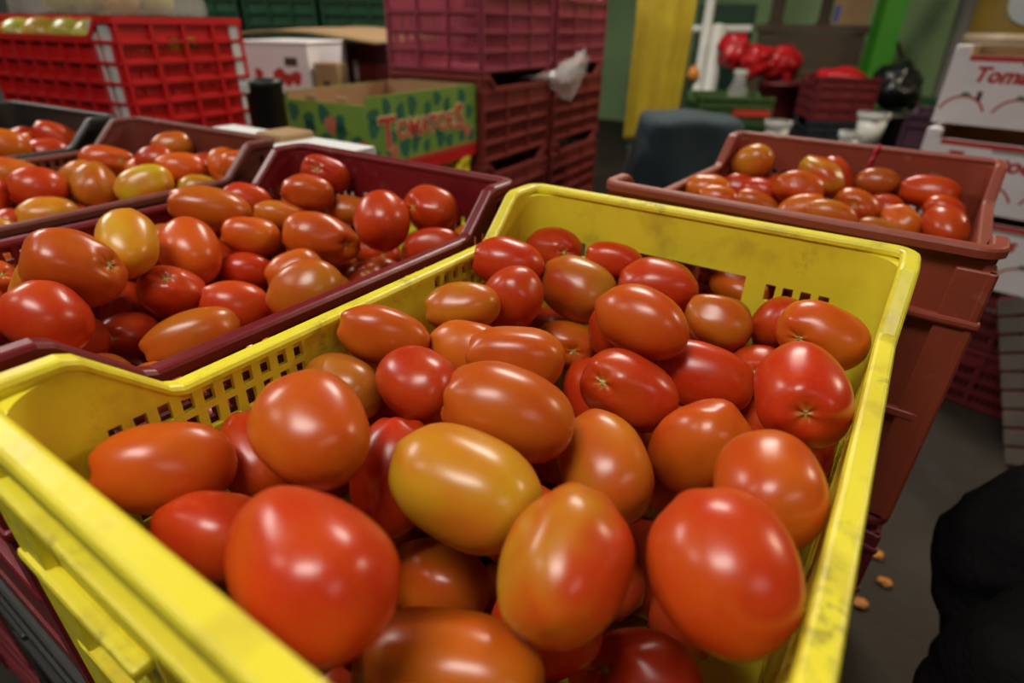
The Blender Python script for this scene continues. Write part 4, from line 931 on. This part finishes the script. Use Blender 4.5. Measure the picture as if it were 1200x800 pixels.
for q in range(3): link('panel', boxmesh('panel', 0, .085, 0, .07, g.z / 3 * q, g.z / 3 * (q + 1) - .002, .003), 'card', t)
link('top_box', boxmesh('top_box', 0, .085, 0, .07, g.z, g.z + .085, .004), 'card', t); link('hand_hole', boxmesh('hand_hole', .03, .055, -.001, .003, g.z + .015, g.z + .03), 'wood', t)
g = at(317, 150, 1.46)
t = thing('black_bucket', 'tall black plastic bucket standing behind the low white carton', 'bucket', (g.x, g.y, 0))
link('body', MB().lathe([(.038, 0), (.040, .3), (.044, g.z + .10), (.047, g.z + .10), (.047, g.z + .112), (.041, g.z + .112), (.036, .3), (.034, .02), (.001, .02)], 28).mesh('body', smooth=True), 'black', t)
link('handle_lug', boxmesh('handle_lug', -.012, .012, -.055, -.045, g.z + .085, g.z + .108, .003), 'whitepaint', t)
# ---------------------------------------------------------------- right: white tomato cartons on crates
def tomato_box(loc, rz, lab, X=.42, Y=.30, h=.198):
    t = thing('tomato_box', lab, 'carton', loc, rz)
    carton_body(t, X, Y, h, 'whitecard', 'card', notch=.022)
    for x0, x1 in ((0, .035), (X - .035, X)): link('corner_tab', boxmesh('corner_tab', x0, x1, -.001, .03, h - .024, h + .002, .004), 'whitecard', t)
    o = link('lettering', text_mesh('Tomatoes', .052, shear=.22, offset=.002), 'inkred', t); stand(o, (.062, -.0006, .112), 0)
    link('print_line', boxmesh('print_line', .16, .30, -.0006, .0, .154, .162), 'inkgrey', t)
    rm_ = ring(.058, .0055); lf = blob(7, .012, .006, seed=3)
    for x in (.06, .185, .31):
        link('print_arc', rm_, 'inkred', t, (x, -.0005, .018)); link('print_mark', lf, 'inkleaf', t, (x, -.0008, .078))
    link('hand_hole', boxmesh('hand_hole', .085, .098, -.001, .004, .062, .088, .002), 'wood', t)
    link('print_band', boxmesh('print_band', .04, X - .04, -.0007, .0, h - .036, h - .0225), 'inkred', t)
    return t
wa = R(-12); wp = Vector((.352, 2.005, 0))
top = Z0 - .083
tomato_box((wp.x, wp.y, top - .198), wa, 'white Tomatoes carton in the middle of its stack of three')
tomato_box((wp.x + .015, wp.y + .01, top - .198 * 2 - .003), wa, 'white Tomatoes carton at the bottom of its stack of three')
tomato_box((wp.x + .004, wp.y + .13, top + .003), wa, 'white Tomatoes carton on top of its stack of three')
bz = top - .198 * 2 - .003
for q in range(2): lattice_crate((wp.x + .10, wp.y + .02, q * bz / 2), wa, .36, .30, 'crimson', 'crimson lattice crate %s stack of white Tomatoes cartons' % ('on the floor under the', 'right beneath the')[q], rows=3, nx=3, ny=3, h=bz / 2)
lattice_crate((wp.x + .48, wp.y - .10, 0), wa, .36, .42, 'crimson', 'crimson lattice crate on the floor beside the white cartons', rows=3, nx=3, ny=3)
lattice_crate((wp.x + .48, wp.y - .10, .29), wa, .36, .42, 'crimson', 'crimson lattice crate, upper of two beside the white cartons', rows=3, nx=3, ny=3)
# slatted panel leaning there
A0 = Vector((.775, 1.70, 0.004)); t = thing('slatted_panel', 'grey slatted wooden panel leaning against the crimson crates', 'panel', A0, R(-30)); t.rotation_euler = (R(-20), R(-28), R(-20))
for k in range(9): link('slat', boxmesh('slat', .0, .5, .0, .012, .006 + k * .05, .048 + k * .05, .002), 'greywood', t)
for x in (.0, .46): link('frame_bar', boxmesh('frame_bar', x, x + .04, .012, .034, 0, .46, .002), 'crimson', t)
# ---------------------------------------------------------------- far right and centre background
g = at(1182, 48, 2.95)
t = thing('gold_tin', 'gold tin with a round grey label standing on a dark drum', 'tin', (g.x, g.y, 0))
r = .187
link('body', MB().lathe([(r, g.z + .03), (r, g.z + .42), (r - .03, g.z + .45)], 32).mesh('body', smooth=False), 'gold', t)
link('base_ring', MB().lathe([(r + .004, g.z - .02), (r + .012, g.z + .01), (r + .004, g.z + .032)], 32).mesh('base_ring'), 'beige', t)
v = MB(); n = 20
me = blob(24, .10, .10, .004, 9, 0); o = link('label', me, 'greylabel', t, (.03, -r + .004, g.z + .17)); o.rotation_euler.z = R(10)
t = thing('drum', 'dark green drum under the gold tin', 'drum', (g.x, g.y, 0))
hh = g.z - .022
link('body', MB().lathe([(.20, 0), (.20, hh * .33), (.207, hh * .34), (.20, hh * .36), (.20, hh * .66), (.207, hh * .67), (.20, hh * .69), (.20, hh)], 28).mesh('body'), 'navy', t)
link('lid_ring', MB().lathe([(.204, hh - .03), (.209, hh - .015), (.204, hh - .0005)], 28).mesh('lid_ring'), 'black', t)
def post(name, lab, pa, pb, rr, m_, n=4):
    o = link(name, MB().tube([pa, pb], rr, n).mesh(name), m_); return tag(o, lab, 'post')
g = at(1036, 40, 4.2)
t = thing('green_post', 'bright green square post in front of the pale green wall', 'post', (g.x, g.y, 0), R(30))
link('shaft', boxmesh('shaft', -.075, .075, -.075, .075, 0, 3.398, .006), 'greenpaint', t); link('foot_plate', boxmesh('foot_plate', -.12, .12, -.12, .12, 0, .012), 'metal', t)
a_ = at(1047, 38, 4.5); b_ = at(1071, 108, 4.2); dd = (b_ - a_).normalized(); b_ = a_ + dd * ((a_.z) / -dd.z)
post('leaning_stick', 'thin dark stick leaning by the green post', a_, b_, .016, 'wood', 8)
a_ = at(1142, -20, 4.75); b_ = at(1103, 110, 4.75); dd = (b_ - a_).normalized(); b_ = a_ + dd * (a_.z / -dd.z)
post('grey_pole', 'thick grey pole in front of the pale green wall', a_, b_, .065, 'metal', 12)
a_ = at(838, -30, 4.1); b_ = at(815, 112, 4.1); dd = (b_ - a_).normalized(); b_ = a_ + dd * (a_.z / -dd.z)
t = thing('stall_frame', 'white stall frame of round poles beyond the yellow curtain', 'frame')
link('pole', MB().tube([a_, b_], .035, 10).mesh('pole'), 'whitepaint', t); link('pole', MB().tube([at(790, 34, 4.15), at(880, 34, 4.1)], .026, 10).mesh('pole'), 'whitepaint', t)
c1_ = at(842, 33, 4.12); c2_ = at(828, 112, 4.12); dd = (c2_ - c1_).normalized(); c2_ = c1_ + dd * (c1_.z / -dd.z)
link('pole', MB().tube([c1_, c2_], .06, 10).mesh('pole'), 'whitepaint', t)
for px, d, mm_, nlow, w1 in ((770, 4.9, 'green', 4, 'behind the yellow curtain'), (842, 5.0, 'green', 4, 'behind the white stall frame')):
    g = at(px, 60, d)
    for q in range(nlow): lattice_crate((g.x - .2, g.y, q * .30), R(20), .45, .5, mm_, '%s crate, %s in the stack %s' % ('dark green' if mm_ == 'green' else 'dark red', POSW[q], w1), rows=3, nx=3, ny=3, h=.30, slots=False)
g = at(815, 146, 3.3)
for q in range(2):
    lattice_crate((g.x, g.y, q * g.z / 2 - 0 + (0 if q == 0 else 0)), R(30), .42, .36, 'green', 'dark green crate %s by the red bags' % ('on the floor', 'topping the pair')[q], rows=3, nx=3, ny=3, h=g.z / 2, slots=False)
g_tray = g
t = lattice_crate((g.x, g.y, g.z), R(30), .42, .36, 'leafgreen', 'leaf-green tray crate with a red band by the red bags', rows=2, nx=3, ny=3, h=.15, slots=False)
link('band', boxmesh('band', .20, .40, -.002, .002, .05, .085), 'inkred', t)
o = tag(link('orange_fruit', fm, 'orange', None, at(812, 86, 4.045)), 'single orange hanging at the white stall frame', 'orange'); o.scale = (.045, .045, .04)
# dark bucket with red bags
g = at(908, 135, 3.95)
t = thing('dark_bucket', 'dark maroon barrel carrying the red bags', 'barrel', (g.x, g.y, 0))
bh = at(908, 94, 3.95).z
link('body', MB().lathe([(.12, 0), (.15, bh * .5), (.14, bh - .02), (.147, bh - .02), (.147, bh), (.125, bh), (.12, .03), (.002, .03)], 24).mesh('body', smooth=True), 'darkred', t)
def lump(name, c, r, m_, lab, cat, seed, sc3=(1, 1, 1), amp=.35, group=None):
    bm = bmesh.new(); bmesh.ops.create_icosphere(bm, subdivisions=4, radius=1)
    off = Vector((seed * 2.3, seed, seed * .7))
    for v_ in bm.verts: dv = v_.co.normalized(); k = 1 + amp * noise.noise(dv * 1.7 + off) + .5 * amp * abs(noise.noise(dv * 4.5 + off)); v_.co = Vector((dv.x * k * r * sc3[0], dv.y * k * r * sc3[1], dv.z * k * r * sc3[2]))
    me = bpy.data.meshes.new(name); bm.to_mesh(me); bm.free(); me.polygons.foreach_set('use_smooth', [True] * len(me.polygons))
    return tag(link(name, me, m_, None, c), lab, cat, group)
for i, (px, py, d, r_) in enumerate(((861, 60, 3.95, .108), (888, 72, 3.80, .10), (916, 76, 4.0, .115))):
    lump('red_bag', at(px, py, d), r_, 'bagred', 'bright red crumpled bag %s' % ('leaning on the white stall frame', 'between the other two red bags', 'sitting on the dark maroon barrel')[i], 'bag', 3 + i, (1, .9, .95))
tt = at(858, 110, 3.55)
tt = Vector((g_tray.x, g_tray.y, g_tray.z + .009)) + Matrix.Rotation(R(30), 3, 'Z') @ Vector((.24, .14, 0)); t = thing('glass_jar', 'clear glass jar standing in the leaf-green tray crate', 'jar', tt); link('body', MB().lathe([(.05, 0), (.055, .17), (.035, .21), (.035, .25)], 20).mesh('body', smooth=True), 'film', t); link('lid', MB().lathe([(.038, .25), (.038, .27)], 20).mesh('lid'), 'whitepaint', t)
# wooden counter and carton on it
g = at(890, 30, 4.6); g1 = at(1018, 30, 4.3); dv = (g1 - g); ang = math.atan2(dv.y, dv.x); ln = math.hypot(dv.x, dv.y); zt = g1.z
t = thing('counter', 'dark brown wooden counter against the pale green wall', 'counter', (g.x, g.y, 0), ang)
link('top', boxmesh('top', -.02, ln + .02, -.02, .62, zt - .06, zt, .004), 'wood', t)
for k in range(3): link('front_board', boxmesh('front_board', 0, ln, 0, .02, zt - .06 - (k + 1) * .26, zt - .065 - k * .26, .003), 'wood', t)
for x in (0, ln - .07): link('leg', boxmesh('leg', x, x + .07, .02, .09, 0, zt - .06), 'wood', t); link('leg', boxmesh('leg', x, x + .07, .5, .57, 0, zt - .06), 'wood', t)
for q_, (x, w_) in enumerate(((.02, .10), (ln * .52, .09))):
    tu = thing('wooden_upright', 'dark wooden upright on the counter, %s the brown carton' % ('away from', 'next to')[q_], 'post', (g.x, g.y, zt), ang); link('shaft', boxmesh('shaft', x, x + w_, .45, .52, 0, .9, .004), 'wood', tu); link('plinth', boxmesh('plinth', x - .01, x + w_ + .01, .44, .53, 0, .03, .003), 'wood', tu)
t = thing('counter_carton', 'brown carton with a blue mark on the wooden counter', 'carton', (g.x, g.y, zt), ang)
link('body', boxmesh('body', ln * .66, ln * .99, .08, .40, .0, .34, .004), 'card', t); link('flap', boxmesh('flap', ln * .66, ln * .99, .08, .22, .341, .346), 'card', t); link('print_mark', boxmesh('print_mark', ln * .67, ln * .72, .077, .082, .02, .13), 'blue', t)
# loose crates, bag and buckets on the floor in front of the counter
g = at(948, 142, 3.4)
zb = g.z
tagged = lattice_crate((g.x, g.y, zb), R(25), .34, .34, 'darkred', 'dark red crate full of red bags in front of the counter', rows=3, nx=3, ny=3, h=.24, slots=False)
for q in range(2): lattice_crate((g.x, g.y, q * zb / 2), R(25), .34, .34, 'navy', 'dark navy crate %s dark red crate' % ('on the floor below the', 'directly under the')[q], rows=3, nx=3, ny=3, h=zb / 2, slots=False)
cq = Vector((g.x, g.y, zb + .22)) + Matrix.Rotation(R(25), 3, 'Z') @ Vector((.17, .17, 0))
lump('red_bag', cq, .12, 'bagred', 'bright red bag stuffed in the dark red crate', 'bag', 9, (1.1, 1.1, .5))
g = at(1044, 112, 3.9); lump('black_bag', (g.x, g.y, g.z + .065), .155, 'blackbag', 'shiny black bag piled beside the dark red crate', 'bag', 14, (1, 1, .85))
t = thing('black_tub', 'black tub holding up the shiny black bag', 'tub', (g.x, g.y, 0)); link('body', MB().lathe([(.12, 0), (.15, g.z - .12), (.156, g.z - .12), (.156, g.z - .10), (.14, g.z - .10), (.11, .03), (.002, .03)], 24).mesh('body', smooth=True), 'black', t); link('rim', MB().lathe([(.158, g.z - .125), (.163, g.z - .115), (.158, g.z - .105)], 24).mesh('rim'), 'black', t)
g = at(1040, 172, 2.8)
for q in range(2): lattice_crate((g.x + .03, g.y, q * (g.z + .16) / 2), R(-6), .30, .34, 'purple', 'dark purple crate %s near the white cartons' % ('on the floor', 'topping its pair')[q], rows=3, nx=3, ny=3, h=(g.z + .16) / 2, slots=False)
def bucket(px, py, d, r_, lab, top):
    g = at(px, py, d); zt_ = at(px, top, d).z
    hb = .20; zs = zt_ - .02 - hb
    lattice_crate((g.x - .10, g.y - .10, 0), 0, .20, .20, 'navy', 'dark navy crate standing under the ' + lab[:lab.index('bucket') + 6], rows=3, nx=2, ny=2, h=zs, slots=False)
    t = thing('white_bucket', lab, 'bucket', (g.x, g.y, zs)); zt_ = hb + .02
    link('plank', boxmesh('plank', -.10, .10, -.10, .10, .0005, .010), 'wood', t)
    link('body', MB().lathe([(r_ * .8, .010), (r_, zt_ - .03), (r_ * .94, zt_ - .03), (r_ * .75, .022), (.002, .022)], 24).mesh('body', smooth=True), 'whitepaint', t)
    link('rim', MB().lathe([(r_ + .001, zt_ - .05), (r_ + .008, zt_ - .04), (r_ + .008, zt_ - .02), (r_ - .004, zt_ - .02)], 24, cap=False).mesh('rim'), 'whitepaint', t)
bucket(1020, 150, 3.05, .07, 'big white bucket between the dark red and purple crates', 126)
bucket(911, 150, 3.0, .06, 'medium white bucket near the teal jacket', 136)
bucket(996, 160, 2.70, .042, 'slim white bucket near the big white bucket', 148)
t = thing('green_bench', 'dark green bench at the foot of the pale green wall', 'bench'); ga = at(1050, 114, 4.5); gb = at(1116, 118, 4.2); dv = gb - ga; ang = math.atan2(dv.y, dv.x); ln = math.hypot(dv.x, dv.y); t.location = (ga.x, ga.y, 0); t.rotation_euler.z = ang; zt = ga.z
link('top', boxmesh('top', 0, ln, 0, .3, zt - .035, zt, .004), 'green', t)
for x in (0, ln - .05): link('leg', boxmesh('leg', x, x + .05, .02, .07, 0, zt - .035), 'green', t); link('leg', boxmesh('leg', x, x + .05, .22, .27, 0, zt - .035), 'green', t)
link('shelf', boxmesh('shelf', .05, ln - .05, .03, .26, zt - .20, zt - .18), 'green', t)
for k in range(3): tag(link('white_packet', MB().box(-.045, .045, -.04, .04, 0, .085).mesh('white_packet', bevel=.012), 'whitepaint', None, Vector((ga.x, ga.y, zt - .18)) + Matrix.Rotation(ang, 3, 'Z') @ Vector((.11 + k * (ln - .24) / 2, .12, 0))), 'small white packet on the shelf of the dark green bench', 'packet', 'white packets on the bench shelf')
# ---------------------------------------------------------------- small things
def on_far_wall(px, py, ly):                 # where the line of sight meets the far wall of the terracotta crate
    ox, oy, a, W, L = CR['T']; dv = at(px, py, 1) - CAMP; n = Vector((-math.sin(a), math.cos(a), 0)); return CAMP + dv * ((ly - (CAMP - Vector((ox, oy, 0))).dot(n)) / dv.dot(n))
g0 = on_far_wall(1031, 169, .452); g1 = on_far_wall(1013, 203, .450)
pts = [g0.lerp(g1, k / 14) + Vector((.0012 * math.sin(k * 1.3), .001 * math.cos(k * 1.1), .0)) for k in range(15)]
tag(link('red_ribbon', MB().tube(pts, [.0020 + .0006 * math.sin(k * 2.1) for k in range(15)], 7).mesh('red_ribbon', smooth=True), 'ribbon'), 'twisted red ribbon hanging inside the terracotta crate', 'ribbon')
for i, (px, py) in enumerate(((1028, 652), (1036, 684), (1008, 709))):
    g = at(px, py, 1); dd = g - CAMP; g = CAMP + dd * (CAMP.z / -dd.z); lump('scrap', (g.x, g.y, .006), .012, 'orange', 'tiny orange scrap lying on the dark floor', 'scrap', i, (1, 1, .45), group='scraps on the floor')
# ---------------------------------------------------------------- seated person in black, knees in view
verts = [((.98, .72, .60), .15), ((.99, .72, .80), .15), ((1.0, .72, 1.03), .155), ((1.0, .72, 1.14), .10), ((.98, .72, 1.21), .055), ((.97, .72, 1.27), .062),
         ((.78, .62, .575), .098), ((.550, .545, .472), .064), ((.57, .535, .26), .052), ((.59, .535, .07), .040), ((.52, .525, .045), .036),
         ((.80, .81, .615), .100), ((.530, .690, .510), .072), ((.60, .725, .28), .056), ((.625, .725, .07), .040), ((.55, .715, .045), .036),
         ((.99, .525, 1.10), .062), ((.98, .48, .86), .050), ((.84, .54, .74), .038), ((.99, .915, 1.10), .062), ((.98, .96, .86), .050), ((.84, .86, .78), .038)]
edges = [(0, 1), (1, 2), (2, 3), (3, 4), (4, 5), (0, 6), (6, 7), (7, 8), (8, 9), (9, 10), (0, 11), (11, 12), (12, 13), (13, 14), (14, 15), (2, 16), (16, 17), (17, 18), (2, 19), (19, 20), (20, 21)]
def skinned(name, verts, edges, m_, parent=None, root=0, sub=2, rough=0.0):
    me = bpy.data.meshes.new(name); me.from_pydata([v_[0] for v_ in verts], edges, []); o = bpy.data.objects.new(name, me); C.objects.link(o)
    md = o.modifiers.new('skin', 'SKIN'); md.use_smooth_shade = True
    for i, v_ in enumerate(verts): sv = me.skin_vertices[0].data[i]; sv.radius = (v_[1], v_[1]); sv.use_root = i == root
    s = o.modifiers.new('sub', 'SUBSURF'); s.levels = s.render_levels = sub
    dg = bpy.context.evaluated_depsgraph_get(); dg.update(); nm = bpy.data.meshes.new_from_object(o.evaluated_get(dg)); bpy.data.objects.remove(o, do_unlink=True)
    if rough:
        for v_ in nm.vertices: v_.co += v_.normal * (rough * noise.noise(v_.co * 9) + rough * .7 * noise.noise(v_.co * 22))
    nm.polygons.foreach_set('use_smooth', [True] * len(nm.polygons)); nm.materials.clear()
    return link(name, nm, m_, parent)
t = thing('person', 'person in black clothes sitting low with knees toward the crates', 'person', (0, 0, 0))
skinned('body', verts, edges, 'blackcloth', t, 0, 3, .017)
hd = [((.97, .72, 1.25), .055), ((.955, .72, 1.33), .080), ((.945, .72, 1.40), .088), ((.955, .72, 1.46), .075)]
head = skinned('head', hd, [(0, 1), (1, 2), (2, 3)], 'skin', t, 0, 3)
link('hair', MB().lathe([(.001, .105), (.055, .09), (.088, .05), (.097, 0), (.085, -.05)], 20, cap=False).mesh('hair', smooth=True), 'hair', head, (.972, .72, 1.41))
link('nose', MB().lathe([(.001, .014), (.010, 0), (.012, -.016), (.001, -.02)], 10).mesh('nose', smooth=True), 'skin', head, (.862, .72, 1.365))
for s in (-1, 1):
    link('eye', MB().lathe([(.001, .009), (.009, 0), (.001, -.009)], 10).mesh('eye', smooth=True), 'hair', head, (.868, .72 + s * .032, 1.395)); link('ear', MB().lathe([(.001, .03), (.012, .01), (.010, -.02), (.001, -.03)], 10).mesh('ear', smooth=True), 'skin', head, (.955, .72 + s * .088, 1.38))
link('mouth', boxmesh('mouth', .868, .874, .698, .742, 1.318, 1.326, .002), 'inkpink', head)
for s, wx, wy, wz in ((-1, .84, .54, .74), (1, .84, .86, .78)):
    pv = [((wx, wy, wz), .026), ((wx - .045, wy, wz - .012), .030), ((wx - .085, wy, wz - .022), .026)]; pe = [(0, 1), (1, 2)]
    for q, (oy, l_) in enumerate(((-.028, .062), (-.009, .072), (.010, .068), (.028, .055))):
        b = len(pv); pv += [((wx - .085 - l_ * .5, wy + oy, wz - .028), .0095), ((wx - .085 - l_, wy + oy * 1.1, wz - .048), .0085)]; pe += [(2, b), (b, b + 1)]
    b = len(pv); pv += [((wx - .07, wy + s * -.045, wz - .02), .0105), ((wx - .105, wy + s * -.055, wz - .035), .0095)]; pe += [(1, b), (b, b + 1)]
    skinned('hand', pv, pe, 'skin', t, 0, 2)
for y in (.535, .725): link('shoe', MB().box(.49 + (y - .535) * .2, .65 + (y - .535) * .2, y - .045, y + .045, .0, .075).mesh('shoe', bevel=.028, seg=3), 'black', t)
t = thing('low_stool', 'low wooden stool under the person in black', 'stool', (.98, .72, 0), 0)
link('seat', boxmesh('seat', -.16, .16, -.17, .17, .40, .445, .01), 'wood', t)
for sx in (-1, 1):
    for sy in (-1, 1): link('leg', boxmesh('leg', sx * .12 - .02, sx * .12 + .02, sy * .13 - .02, sy * .13 + .02, 0, .40, .004), 'wood', t)
